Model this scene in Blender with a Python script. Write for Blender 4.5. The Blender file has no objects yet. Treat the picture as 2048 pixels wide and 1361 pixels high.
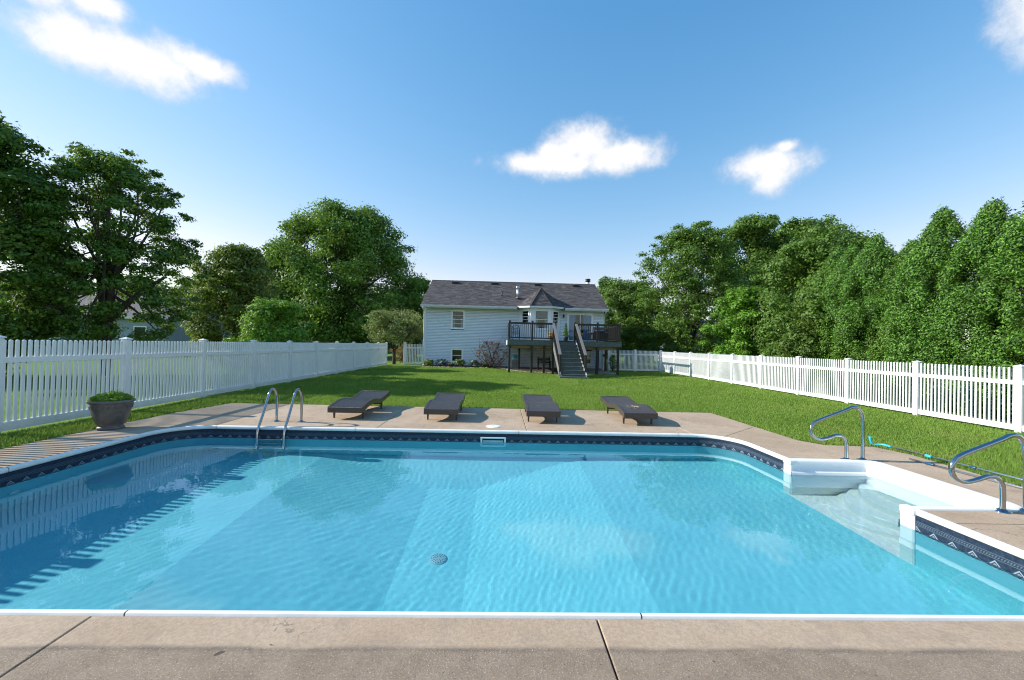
import bpy, bmesh, math, random
import numpy as np
from mathutils import Vector, Matrix

random.seed(7)
RNG = np.random.default_rng(11)
SC = bpy.context.scene
COL = SC.collection
R = math.radians

# ------------------------------------------------------------------ camera
YAW, PITCH, ROLL, EYE = .027, .0115, .0235, 1.6
_f = Vector((math.sin(YAW)*math.cos(PITCH), math.cos(YAW)*math.cos(PITCH), math.sin(PITCH)))
_r = Vector((math.cos(YAW), -math.sin(YAW), 0)); _u = _r.cross(_f)
_c, _s = math.cos(ROLL), math.sin(ROLL)
_r, _u = _c*_r + _s*_u, _c*_u - _s*_r
cam_data = bpy.data.cameras.new('camera'); cam = bpy.data.objects.new('camera', cam_data); COL.objects.link(cam)
cam.matrix_world = Matrix(((_r.x, _u.x, -_f.x, 0), (_r.y, _u.y, -_f.y, 0), (_r.z, _u.z, -_f.z, EYE), (0, 0, 0, 1)))
cam_data.sensor_width = 36; cam_data.lens = 36*840/2048
cam_data.clip_start = .05; cam_data.clip_end = 3000
SC.camera = cam

# ------------------------------------------------------------------ sun, sky, exposure
SUN = Vector((-1.8, .16, 1)).normalized()            # towards the sun
EL = math.asin(SUN.z); AZ = math.atan2(SUN.x, SUN.y)
sl = bpy.data.lights.new('sun', 'SUN'); sun = bpy.data.objects.new('sun', sl); COL.objects.link(sun)
sl.energy = 5.0; sl.angle = R(.40); sl.color = (1, .945, .85)
sun.rotation_euler = SUN.to_track_quat('Z', 'Y').to_euler()
sl.cycles.is_caustics_light = True

W = bpy.data.worlds.new('World'); SC.world = W; W.use_nodes = True
nt = W.node_tree; N = nt.nodes; L = nt.links
for n in list(N): N.remove(n)
def wn(t, **k):
    n = N.new(t)
    for a, v in k.items(): setattr(n, a, v)
    return n
out = wn('ShaderNodeOutputWorld'); bg = wn('ShaderNodeBackground'); sky = wn('ShaderNodeTexSky')
sky.sky_type = 'NISHITA'; sky.sun_disc = False
sky.sun_elevation = EL; sky.sun_rotation = AZ
sky.altitude = 150; sky.air_density = 1.5; sky.dust_density = 0; sky.ozone_density = 3
bg.inputs['Strength'].default_value = .132
tc = wn('ShaderNodeTexCoord'); sep = wn('ShaderNodeSeparateXYZ'); L.new(tc.outputs['Generated'], sep.inputs[0])
def wm(op, a, b=None, c=None):
    n = wn('ShaderNodeMath', operation=op)
    for i, v in enumerate((a, b, c)):
        if v is None: continue
        if isinstance(v, (int, float)): n.inputs[i].default_value = v
        else: L.new(v, n.inputs[i])
    return n.outputs[0]
az = wm('ARCTAN2', sep.outputs[0], sep.outputs[1]); el = wm('ARCSINE', sep.outputs[2])
cmb = wn('ShaderNodeCombineXYZ'); L.new(az, cmb.inputs[0]); L.new(el, cmb.inputs[1])
nz = wn('ShaderNodeTexNoise'); nz.inputs['Scale'].default_value = 20; nz.inputs['Detail'].default_value = 9; nz.inputs['Roughness'].default_value = .66
L.new(tc.outputs['Generated'], nz.inputs['Vector'])
nz2 = wn('ShaderNodeTexNoise'); nz2.inputs['Scale'].default_value = 7; nz2.inputs['Detail'].default_value = 3
L.new(tc.outputs['Generated'], nz2.inputs['Vector'])
# cloud puffs: azimuth, elevation, half widths (degrees); the first ones are those over the garden, the rest go round the sky
CL = [(-44.8, 25.9, 5.8, 2.6), (-39.8, 26.2, 6.0, 2.7), (-35.8, 27.4, 4.0, 1.5), (-48.5, 28.5, 4.0, 2.2), (-44, 29.2, 3.0, 1.5),
      (8.7, 23.4, 11.4, 2.0), (11.0, 25.5, 5.6, 3.0), (4.0, 23.5, 6.0, 1.7), (15.8, 24.2, 5.4, 2.2), (7.4, 24.6, 4.6, 2.0),
      (32.6, 21.0, 5.0, 2.1), (33, 19.4, 2.6, 2.2), (34.6, 22.4, 1.8, 1.0),
      (53.6, 27.2, 3.4, 3.6), (54.5, 30.5, 4.5, 3.2), (78, 24, 9, 3), (105, 33, 12, 4), (140, 20, 11, 3), (175, 30, 13, 4), (-150, 25, 12, 3.5), (-118, 36, 10, 3.5), (-85, 24, 9, 3)]
dmin = None
for a, e, wa, we in CL:
    m = wn('ShaderNodeVectorMath', operation='MULTIPLY_ADD'); L.new(cmb.outputs[0], m.inputs[0])
    sx, sy = 1/R(wa), 1/R(we)
    m.inputs[1].default_value = (sx, sy, 0); m.inputs[2].default_value = (-R(a)*sx, -R(e)*sy, 0)
    ln = wn('ShaderNodeVectorMath', operation='LENGTH'); L.new(m.outputs[0], ln.inputs[0])
    dmin = ln.outputs['Value'] if dmin is None else wm('SMOOTH_MIN', dmin, ln.outputs['Value'], .35)
dd = wm('ADD', dmin, wm('MULTIPLY', wm('SUBTRACT', nz.outputs[0], .5), 1.35))
dd = wm('ADD', dd, wm('MULTIPLY', wm('SUBTRACT', nz2.outputs[0], .5), .9))
mr = wn('ShaderNodeMapRange', interpolation_type='SMOOTHSTEP'); L.new(dd, mr.inputs[0])
mr.inputs[1].default_value = 1.20; mr.inputs[2].default_value = .22; mr.inputs[3].default_value = 0; mr.inputs[4].default_value = .97
cc = wn('ShaderNodeMix', data_type='RGBA'); L.new(wm('MULTIPLY_ADD', mr.outputs[0], .75, wm('MULTIPLY', nz2.outputs[0], .4)), cc.inputs['Factor'])
cc.inputs['A'].default_value = (3.4, 3.6, 4.1, 1); cc.inputs['B'].default_value = (5.4, 5.3, 5.25, 1)
gm = wn('ShaderNodeGamma'); gm.inputs['Gamma'].default_value = .85; L.new(sky.outputs[0], gm.inputs['Color'])
tint = wn('ShaderNodeMix', data_type='RGBA', blend_type='MULTIPLY'); tint.inputs['Factor'].default_value = 1; L.new(gm.outputs[0], tint.inputs['A']); tint.inputs['B'].default_value = (.86, 1.01, 1.12, 1)
# overall colour response of the sky: paler towards the horizon, deeper blue overhead
sr = wn('ShaderNodeSeparateColor'); L.new(tint.outputs['Result'], sr.inputs[0]); cr = wn('ShaderNodeCombineColor'); ch_ = []
for i_, (pw_, k_) in enumerate(((1.8, 2.71), (1.06, 1.10), (.8, 1.04))):
    ch_.append(wm('MULTIPLY', wm('POWER', wm('MULTIPLY', sr.outputs[i_], .188), pw_), k_/.188))
L.new(wm('MINIMUM', ch_[0], wm('MULTIPLY', ch_[1], .90)), cr.inputs[0]); L.new(ch_[1], cr.inputs[1]); L.new(ch_[2], cr.inputs[2])
mx = wn('ShaderNodeMix', data_type='RGBA'); L.new(mr.outputs[0], mx.inputs['Factor']); L.new(cr.outputs[0], mx.inputs['A']); L.new(cc.outputs['Result'], mx.inputs['B'])
L.new(mx.outputs['Result'], bg.inputs['Color']); L.new(bg.outputs[0], out.inputs['Surface'])

SC.view_settings.view_transform = 'Standard'; SC.view_settings.look = 'None'
SC.view_settings.exposure = .65; SC.view_settings.gamma = 1
SC.render.engine = 'CYCLES'
cy = SC.cycles
cy.use_denoising = True; cy.denoiser = 'OPENIMAGEDENOISE'; cy.denoising_prefilter = 'FAST'; cy.filter_width = 1.1
cy.max_bounces = 10; cy.diffuse_bounces = 4; cy.glossy_bounces = 4; cy.transmission_bounces = 8; cy.transparent_max_bounces = 12
cy.caustics_reflective = False; cy.caustics_refractive = True; cy.sample_clamp_indirect = 6

# ------------------------------------------------------------------ helpers
def wloc(o):
    v = Vector((0, 0, 0))
    while o is not None: v = v + Vector(o.location); o = o.parent
    return v
def tag(o, label=None, cat=None, group=None, kind=None):
    if label: o['label'] = label
    if cat: o['category'] = cat
    if group: o['group'] = group
    if kind: o['kind'] = kind
    return o
def thing(name, label, cat, loc=(0, 0, 0), group=None):
    o = bpy.data.objects.new(name, None); COL.objects.link(o); o.location = loc; o.empty_display_size = .2
    return tag(o, label, cat, group)
def structure(name, loc=(0, 0, 0)):
    o = bpy.data.objects.new(name, None); COL.objects.link(o); o.location = loc; o['kind'] = 'structure'
    return o
def link(name, me, parent=None, loc=(0, 0, 0)):
    """an object that shares mesh data; loc relative to the parent"""
    o = bpy.data.objects.new(name, me); COL.objects.link(o); o.parent = parent; o.location = loc
    return o

class MB:
    """collects shapes in world coordinates; build() links them as one mesh object"""
    def __init__(s): s.v = []; s.f = []; s.sm = []
    def add(s, vs, fs, smooth=False):
        k = len(s.v); s.v += [tuple(v) for v in vs]; s.f += [tuple(i+k for i in f) for f in fs]; s.sm += [smooth]*len(fs); return s
    def box(s, a, b, bev=0):
        (x0, y0, z0), (x1, y1, z1) = a, b
        x0, x1 = sorted((x0, x1)); y0, y1 = sorted((y0, y1)); z0, z1 = sorted((z0, z1))
        if bev <= 0:
            v = [(x0,y0,z0),(x1,y0,z0),(x1,y1,z0),(x0,y1,z0),(x0,y0,z1),(x1,y0,z1),(x1,y1,z1),(x0,y1,z1)]
            return s.add(v, [(3,2,1,0),(4,5,6,7),(0,1,5,4),(1,2,6,5),(2,3,7,6),(3,0,4,7)])
        e = min(bev, (x1-x0)*.45, (y1-y0)*.45, (z1-z0)*.45)
        v = []; f = []
        xs, ys, zs = (x0, x1), (y0, y1), (z0, z1)
        idx = {}
        for i in (0, 1):
            for j in (0, 1):
                for k in (0, 1):
                    sx, sy, sz = (1-2*i)*e, (1-2*j)*e, (1-2*k)*e
                    idx[i,j,k,0] = len(v); v.append((xs[i], ys[j]+sy, zs[k]+sz))
                    idx[i,j,k,1] = len(v); v.append((xs[i]+sx, ys[j], zs[k]+sz))
                    idx[i,j,k,2] = len(v); v.append((xs[i]+sx, ys[j]+sy, zs[k]))
        def q(*n): f.append(tuple(idx[t] for t in n))
        for i in (0, 1):
            q((i,0,0,0),(i,1,0,0),(i,1,1,0),(i,0,1,0)); q((0,i,0,1),(1,i,0,1),(1,i,1,1),(0,i,1,1)); q((0,0,i,2),(1,0,i,2),(1,1,i,2),(0,1,i,2))
            for j in (0, 1):
                q((i,j,0,0),(i,j,1,0),(i,j,1,1),(i,j,0,1)); q((i,0,j,0),(i,1,j,0),(i,1,j,2),(i,0,j,2)); q((0,i,j,1),(1,i,j,1),(1,i,j,2),(0,i,j,2))
                for k in (0, 1): f.append((idx[i,j,k,0], idx[i,j,k,1], idx[i,j,k,2]))
        return s.add(v, f)
    def prism(s, poly, z0, z1, axis='z', smooth=False):
        """closed polygon (2d) swept along an axis; axis 'x': poly is (y,z), 'y': poly is (x,z), 'z': poly is (x,y)"""
        n = len(poly)
        def P(p, t): return {'z': (p[0], p[1], t), 'y': (p[0], t, p[1]), 'x': (t, p[0], p[1])}[axis]
        v = [P(p, z0) for p in poly] + [P(p, z1) for p in poly]
        return s.add(v, [tuple(range(n))[::-1], tuple(range(n, 2*n))] + [(i, (i+1) % n, n+(i+1) % n, n+i) for i in range(n)], smooth)
    def tube(s, pts, rad, n=8, cap=True):
        pts = [Vector(p) for p in pts]; rads = rad if hasattr(rad, '__len__') else [rad]*len(pts)
        v = []; f = []; ref = None
        for i, p in enumerate(pts):
            d = (pts[min(i+1, len(pts)-1)] - pts[max(i-1, 0)]).normalized()
            if ref is None: ref = d.orthogonal().normalized()
            else:
                ref = (ref - d*ref.dot(d)); ref = ref.normalized() if ref.length > 1e-5 else d.orthogonal().normalized()
            b = d.cross(ref)
            for k in range(n):
                t = 2*math.pi*k/n; v.append(p + (ref*math.cos(t) + b*math.sin(t))*rads[i])
        for i in range(len(pts)-1):
            for k in range(n): f.append((i*n+k, i*n+(k+1) % n, (i+1)*n+(k+1) % n, (i+1)*n+k))
        if cap: f += [tuple(range(n))[::-1], tuple(range((len(pts)-1)*n, len(pts)*n))]
        return s.add(v, f, True)
    def bar(s, a, b, w, h, up=(0, 0, 1)):
        """rectangular bar from a to b"""
        a, b = Vector(a), Vector(b); d = (b-a).normalized(); sd = d.cross(Vector(up)).normalized(); u = sd.cross(d)
        v = [p + sd*w/2*i + u*h/2*j for p in (a, b) for i, j in ((-1,-1),(1,-1),(1,1),(-1,1))]
        return s.add(v, [(3,2,1,0),(4,5,6,7),(0,1,5,4),(1,2,6,5),(2,3,7,6),(3,0,4,7)])
    def lathe(s, prof, c, n=32, sx=1, sy=1):
        v = []; f = []; m = len(prof)
        for k in range(n):
            t = 2*math.pi*k/n
            for r_, z in prof: v.append((c[0]+r_*math.cos(t)*sx, c[1]+r_*math.sin(t)*sy, c[2]+z))
        for k in range(n):
            for i in range(m-1): f.append((k*m+i, ((k+1) % n)*m+i, ((k+1) % n)*m+i+1, k*m+i+1))
        return s.add(v, f, True)
    def mesh(s, name, mat, org=(0, 0, 0)):
        me = bpy.data.meshes.new(name); o = Vector(org)
        me.from_pydata([(a-o.x, b-o.y, c-o.z) for a, b, c in s.v], [], s.f)
        me.polygons.foreach_set('use_smooth', s.sm)
        if any(s.sm) and not all(s.sm): pass
        if mat: me.materials.append(mat)
        bm = bmesh.new(); bm.from_mesh(me); bmesh.ops.recalc_face_normals(bm, faces=bm.faces); bm.to_mesh(me); bm.free()
        me.update(); return me
    def build(s, name, mat, parent=None, org=None, kind=None):
        pw = wloc(parent); o = Vector(org) if org is not None else pw
        me = s.mesh(name, mat, o); ob = link(name, me, parent, o-pw)
        if kind: ob['kind'] = kind
        return ob

def np_mesh(name, verts, quads=None, tris=None, mat=None, smooth=False, attrs=None):
    """fast mesh from numpy arrays"""
    me = bpy.data.meshes.new(name)
    fl = []; st = []; tot = []
    if quads is not None and len(quads): fl.append(np.asarray(quads).ravel()); tot.append(np.full(len(quads), 4))
    if tris is not None and len(tris): fl.append(np.asarray(tris).ravel()); tot.append(np.full(len(tris), 3))
    fl = np.concatenate(fl).astype(np.int32); tot = np.concatenate(tot).astype(np.int32); st = np.concatenate(([0], np.cumsum(tot)[:-1])).astype(np.int32)
    me.vertices.add(len(verts)); me.vertices.foreach_set('co', np.asarray(verts, np.float32).ravel())
    me.loops.add(len(fl)); me.loops.foreach_set('vertex_index', fl)
    me.polygons.add(len(tot)); me.polygons.foreach_set('loop_start', st); me.polygons.foreach_set('loop_total', tot)
    me.polygons.foreach_set('use_smooth', np.full(len(tot), smooth))
    me.update(calc_edges=True)
    if attrs:
        for k, a in attrs.items():
            at_ = me.attributes.new(k, 'FLOAT', 'POINT'); at_.data.foreach_set('value', np.asarray(a, np.float32))
    if mat: me.materials.append(mat)
    return me

# ------------------------------------------------------------------ materials
def mk(name):
    m = bpy.data.materials.new(name); m.use_nodes = True; t = m.node_tree; b = t.nodes['Principled BSDF']; return m, t, b
class NT:
    def __init__(s, t): s.t = t
    def n(s, ty, **k):
        n = s.t.nodes.new(ty)
        for a, v in k.items(): setattr(n, a, v)
        return n
    def put(s, sock, v):
        if v is None: return
        if hasattr(v, 'is_output'): s.t.links.new(v, sock)
        else: sock.default_value = v
    def m(s, op, a, b=None, c=None, clamp=False):
        n = s.n('ShaderNodeMath', operation=op, use_clamp=clamp)
        for i, v in enumerate((a, b, c)): s.put(n.inputs[i], v)
        return n.outputs[0]
    def noise(s, vec, scale, detail=4, rough=.55, dist=0):
        n = s.n('ShaderNodeTexNoise'); s.put(n.inputs['Vector'], vec); n.inputs['Scale'].default_value = scale
        n.inputs['Detail'].default_value = detail; n.inputs['Roughness'].default_value = rough; n.inputs['Distortion'].default_value = dist
        return n.outputs[0]
    def mix(s, f, a, b, mode='MIX'):
        n = s.n('ShaderNodeMix', data_type='RGBA', blend_type=mode); s.put(n.inputs['Factor'], f)
        for k, v in (('A', a), ('B', b)):
            if not hasattr(v, 'is_output') and len(v) == 3: v = (*v, 1)
            s.put(n.inputs[k], v)
        return n.outputs['Result']
    def ramp(s, f, lo, hi, a=0., b=1., smooth=True):
        n = s.n('ShaderNodeMapRange', interpolation_type='SMOOTHSTEP' if smooth else 'LINEAR'); s.put(n.inputs[0], f)
        for i, v in zip((1, 2, 3, 4), (lo, hi, a, b)): n.inputs[i].default_value = v
        return n.outputs[0]
    def pos(s): return s.n('ShaderNodeNewGeometry').outputs['Position']
    def obj(s): return s.n('ShaderNodeTexCoord').outputs['Object']
    def scale(s, vec, xyz):
        n = s.n('ShaderNodeMapping'); s.put(n.inputs[0], vec); n.inputs['Scale'].default_value = xyz; return n.outputs[0]
    def xyz(s, vec):
        n = s.n('ShaderNodeSeparateXYZ'); s.put(n.inputs[0], vec); return n.outputs
    def bump(s, hgt, strength=.3, dist=.01):
        n = s.n('ShaderNodeBump'); s.put(n.inputs['Height'], hgt); n.inputs['Strength'].default_value = strength; n.inputs['Distance'].default_value = dist; return n.outputs[0]
    def attr(s, name): return s.n('ShaderNodeAttribute', attribute_name=name).outputs['Fac']
def plain(name, col, rough=.6, var=.12, scale=6, metal=0, bump=0, bscale=60, spec=.5, stretch=(1, 1, 1)):
    """one colour with soft uneven patches and fine relief"""
    m, t, b = mk(name); g = NT(t); p = g.scale(g.pos(), stretch)
    nz_ = g.noise(p, scale, 5); dark = tuple(c*(1-var) for c in col); lite = tuple(min(1, c*(1+var)) for c in col)
    t.links.new(g.mix(g.ramp(nz_, .3, .7), dark, lite), b.inputs['Base Color'])
    b.inputs['Roughness'].default_value = rough; b.inputs['Metallic'].default_value = metal; b.inputs['Specular IOR Level'].default_value = spec
    if bump: t.links.new(g.bump(g.noise(p, bscale, 4), bump, .01), b.inputs['Normal'])
    return m
M = {}
M['vinyl'] = plain('white_vinyl', (.80, .81, .82), .38, .03, 3, bump=.03, bscale=30)
def vinyl():
    m, t, b = mk('weathered_white_vinyl'); g = NT(t); p = g.pos(); z = g.xyz(p)[2]
    c = g.mix(g.ramp(g.noise(p, 2.5, 4), .3, .7), (.73, .745, .76), (.79, .80, .805))
    dirt = g.m('MULTIPLY', g.ramp(g.m('ADD', z, g.m('MULTIPLY', g.noise(p, 9, 4), .25)), .36, .10), .45)
    c = g.mix(dirt, c, (.40, .42, .30)); c = g.mix(g.m('MULTIPLY', g.ramp(g.noise(g.scale(p, (14, 14, .8)), 1, 4), .62, .80), .18), c, (.50, .52, .47))
    t.links.new(c, b.inputs['Base Color']); b.inputs['Roughness'].default_value = .38; return m
M['vinyl'] = vinyl()
M['coping'] = plain('coping_vinyl', (.78, .77, .74), .35, .06, 4, bump=.05, bscale=40)
M['step_white'] = plain('white_acrylic', (.82, .82, .81), .28, .03, 3)
M['steel'] = plain('polished_steel', (.40, .41, .43), .10, .06, 12, metal=1)
M['dark_gap'] = plain('soil', (.03, .025, .02), .95, .3, 20)
# ================================================================== SETTING
WATER = -.19
SX0, SX1, SY0, SY1 = 4.28, 5.50, 4.32, 6.05                # step unit inside
PX0, PX1, PY0, PY1, PR = -5.82, 4.33, 2.48, 7.80, .72      # outer edge of the coping
def rounded(x0, x1, y0, y1, r, n=12, step=.25):
    """rounded rectangle, counter-clockwise from the middle of the far side, with its running length"""
    p = []
    for cx, cy, a0 in ((x0+r, y1-r, 90), (x0+r, y0+r, 180), (x1-r, y0+r, 270), (x1-r, y1-r, 0)):
        for k in range(n+1):
            t = R(a0 + 90*k/n); p.append((cx+r*math.cos(t), cy+r*math.sin(t)))
    q = []
    for i, a in enumerate(p):
        b = p[(i+1) % len(p)]; d = math.dist(a, b); k = max(1, round(d/step))
        q += [(a[0]+(b[0]-a[0])*j/k, a[1]+(b[1]-a[1])*j/k) for j in range(k)]
    return q
def offset(d):
    q = rounded(PX0+d, PX1-d, PY0+d, PY1-d, PR-d); o = []          # exact stations where the step unit opens the wall
    for i, a in enumerate(q):
        b = q[(i+1) % len(q)]; o.append(a)
        if abs(a[0]-(PX1-d)) < 1e-6 and abs(b[0]-a[0]) < 1e-6 and b[1] > a[1]:
            o += [(a[0], y) for y in (SY0-.118, SY0, SY1, SY1+.118) if a[1]+1e-4 < y < b[1]-1e-4]
    return o

# ---- materials of the setting
def concrete(name):
    m, t, b = mk(name); g = NT(t); p = g.pos(); o = g.xyz(p)
    big = g.noise(p, .9, 5, .6); mid = g.noise(p, 5, 5, .6); fine = g.noise(p, 38, 6, .8); grit = g.noise(p, 95, 3, .85)
    c = g.mix(g.ramp(big, .32, .68), (.41, .30, .205), (.49, .375, .27))
    c = g.mix(g.m('MULTIPLY', g.ramp(mid, .45, .75), .45), c, (.27, .215, .165))
    # trowelled band along the pool edge against the broomed, exposed surface behind it
    edge = g.m('ADD', o[1], g.m('MULTIPLY', g.m('SUBTRACT', g.noise(p, 1.6, 3), .5), .05))
    rough_zone = g.ramp(edge, 2.245, 2.215)
    line = g.m('MULTIPLY', g.ramp(edge, 2.19, 2.222), g.ramp(edge, 2.265, 2.225))
    c = g.mix(g.m('MULTIPLY', rough_zone, .9), c, g.mix(g.ramp(mid, .3, .7), (.225, .165, .115), (.31, .235, .17)))
    c = g.mix(g.m('MULTIPLY', line, g.m('MULTIPLY', g.ramp(g.noise(p, 3, 4), .3, .65), .5)), c, (.10, .085, .07))
    st = g.ramp(g.noise(g.scale(p, (1, .35, 1)), 1.3, 6, .65), .60, .78)
    c = g.mix(g.m('MULTIPLY', st, .42), c, (.24, .17, .115))
    c = g.mix(g.m('MULTIPLY', g.ramp(fine, .40, .62), .55), c, g.mix(.5, c, (.12, .10, .085)))
    sp = g.ramp(grit, .56, .66); c = g.mix(g.m('MULTIPLY', sp, g.m('ADD', .22, g.m('MULTIPLY', rough_zone, .45))), c, (.62, .57, .50))
    sd = g.ramp(g.noise(p, 80, 2, .85), .40, .30); c = g.mix(g.m('MULTIPLY', sd, g.m('ADD', .28, g.m('MULTIPLY', rough_zone, .55))), c, (.06, .05, .045))
    vo = g.n('ShaderNodeTexVoronoi', feature='DISTANCE_TO_EDGE'); vw = g.n('ShaderNodeVectorMath', operation='ADD'); t.links.new(p, vw.inputs[0])
    nv = g.n('ShaderNodeTexNoise'); nv.inputs['Scale'].default_value = 3.5; nv.inputs['Detail'].default_value = 5; t.links.new(p, nv.inputs['Vector']); t.links.new(nv.outputs['Color'], vw.inputs[1]); t.links.new(vw.outputs[0], vo.inputs['Vector']); vo.inputs['Scale'].default_value = .42
    crack = g.m('MULTIPLY', g.ramp(vo.outputs['Distance'], .0045, .0015), g.ramp(g.noise(p, .5, 2), .50, .60)); c = g.mix(g.m('MULTIPLY', crack, .6), c, (.07, .06, .05))
    dots = g.ramp(g.noise(p, 9, 1), .765, .785); c = g.mix(g.m('MULTIPLY', dots, .8), c, (.05, .045, .04))
    wet = g.ramp(g.noise(g.scale(p, (1, 1, 1)), 2.2, 5, .7), .58, .66); c = g.mix(g.m('MULTIPLY', wet, .22), c, (.15, .115, .085))
    t.links.new(c, b.inputs['Base Color']); b.inputs['Roughness'].default_value = .85; b.inputs['Specular IOR Level'].default_value = .25
    hgt = g.m('ADD', g.m('MULTIPLY', fine, .6), g.m('MULTIPLY', grit, g.m('ADD', .25, rough_zone)))
    t.links.new(g.bump(hgt, .55, .008), b.inputs['Normal']); return m
M['concrete'] = concrete('pool_deck_concrete')

def lawn_mat(name, base=((.135, .25, .036), (.20, .34, .054), (.285, .39, .085))):
    m, t, b = mk(name); g = NT(t); p = g.pos()
    a = g.noise(p, .55, 5, .6); c_ = g.noise(p, 5, 4, .6); f = g.noise(g.scale(p, (1, .5, 1)), 55, 4, .75)
    c = g.mix(g.ramp(a, .3, .7), base[0], base[1]); c = g.mix(g.m('MULTIPLY', g.ramp(c_, .5, .8), .55), c, base[2])
    c = g.mix(g.m('MULTIPLY', g.ramp(f, .35, .65), .6), g.mix(.55, c, (.02, .05, .008)), c)
    stripe = g.ramp(g.m('SINE', g.m('MULTIPLY', g.m('ADD', g.xyz(p)[0], g.m('MULTIPLY', g.noise(p, .3, 2), .8)), 5.4)), -.5, .5)
    c = g.mix(g.m('MULTIPLY', stripe, .22), c, base[2])
    t.links.new(c, b.inputs['Base Color']); b.inputs['Roughness'].default_value = .9; b.inputs['Specular IOR Level'].default_value = .15
    t.links.new(g.bump(g.m('ADD', f, g.m('MULTIPLY', c_, .6)), .9, .05), b.inputs['Normal']); return m
M['lawn'] = lawn_mat('lawn_turf')

# ---- ground: one sheet to the horizon, with the pool and its deck cut out by a rectangle
def ground():
    gx = [-900, -300, -100, -40, -6.2, 4.6, 40, 100, 300, 900]; gy = [-60, 0, 2.2, 8.2, 40, 120, 400, 1500]
    # the pool pit with the steps fits in x -6.2..5.7: widen the cut on the step side
    gx[5] = 5.75
    v = [(x, y, -.05) for y in gy for x in gx]; n = len(gx)
    f = [(j*n+i, j*n+i+1, (j+1)*n+i+1, (j+1)*n+i) for j in range(len(gy)-1) for i in range(n-1) if not (i == 4 and j == 2)]
    mb = MB(); mb.add(v, f); mb.build('ground', M['lawn'], None, kind='structure')
ground()

# ---- low wooded ridge added all round to cover the pinkish sky at the horizon
def ridge():
    v, f = [], []; n = 220; rg = np.random.default_rng(3); hs = 9+4*np.sin(np.arange(n)*2*math.pi/n*7)+2.5*np.sin(np.arange(n)*2*math.pi/n*23+1)+rg.uniform(-1.6, 1.6, n)
    for k in range(n):
        t = 2*math.pi*k/n; c_, s_ = math.cos(t), math.sin(t)
        for rr, z in ((330, -.2), (340, hs[k]*.55), (352, hs[k]*.9), (372, hs[k]), (430, hs[k]*.8)): v.append((rr*c_, rr*s_+20, z))
    for k in range(n):
        for j in range(4): f.append((k*5+j, ((k+1) % n)*5+j, ((k+1) % n)*5+j+1, k*5+j+1))
    m, t, b = mk('added_ridge_woods'); g = NT(t); p = g.pos(); nn = g.noise(p, .25, 5, .7)
    t.links.new(g.mix(g.ramp(nn, .35, .65), (.035, .06, .03), (.085, .125, .055)), b.inputs['Base Color']); b.inputs['Roughness'].default_value = .95; t.links.new(g.bump(nn, 1, 2.5), b.inputs['Normal'])
    MB().add(v, f).build('added_hills', m, None, kind='structure')
ridge()

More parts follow.
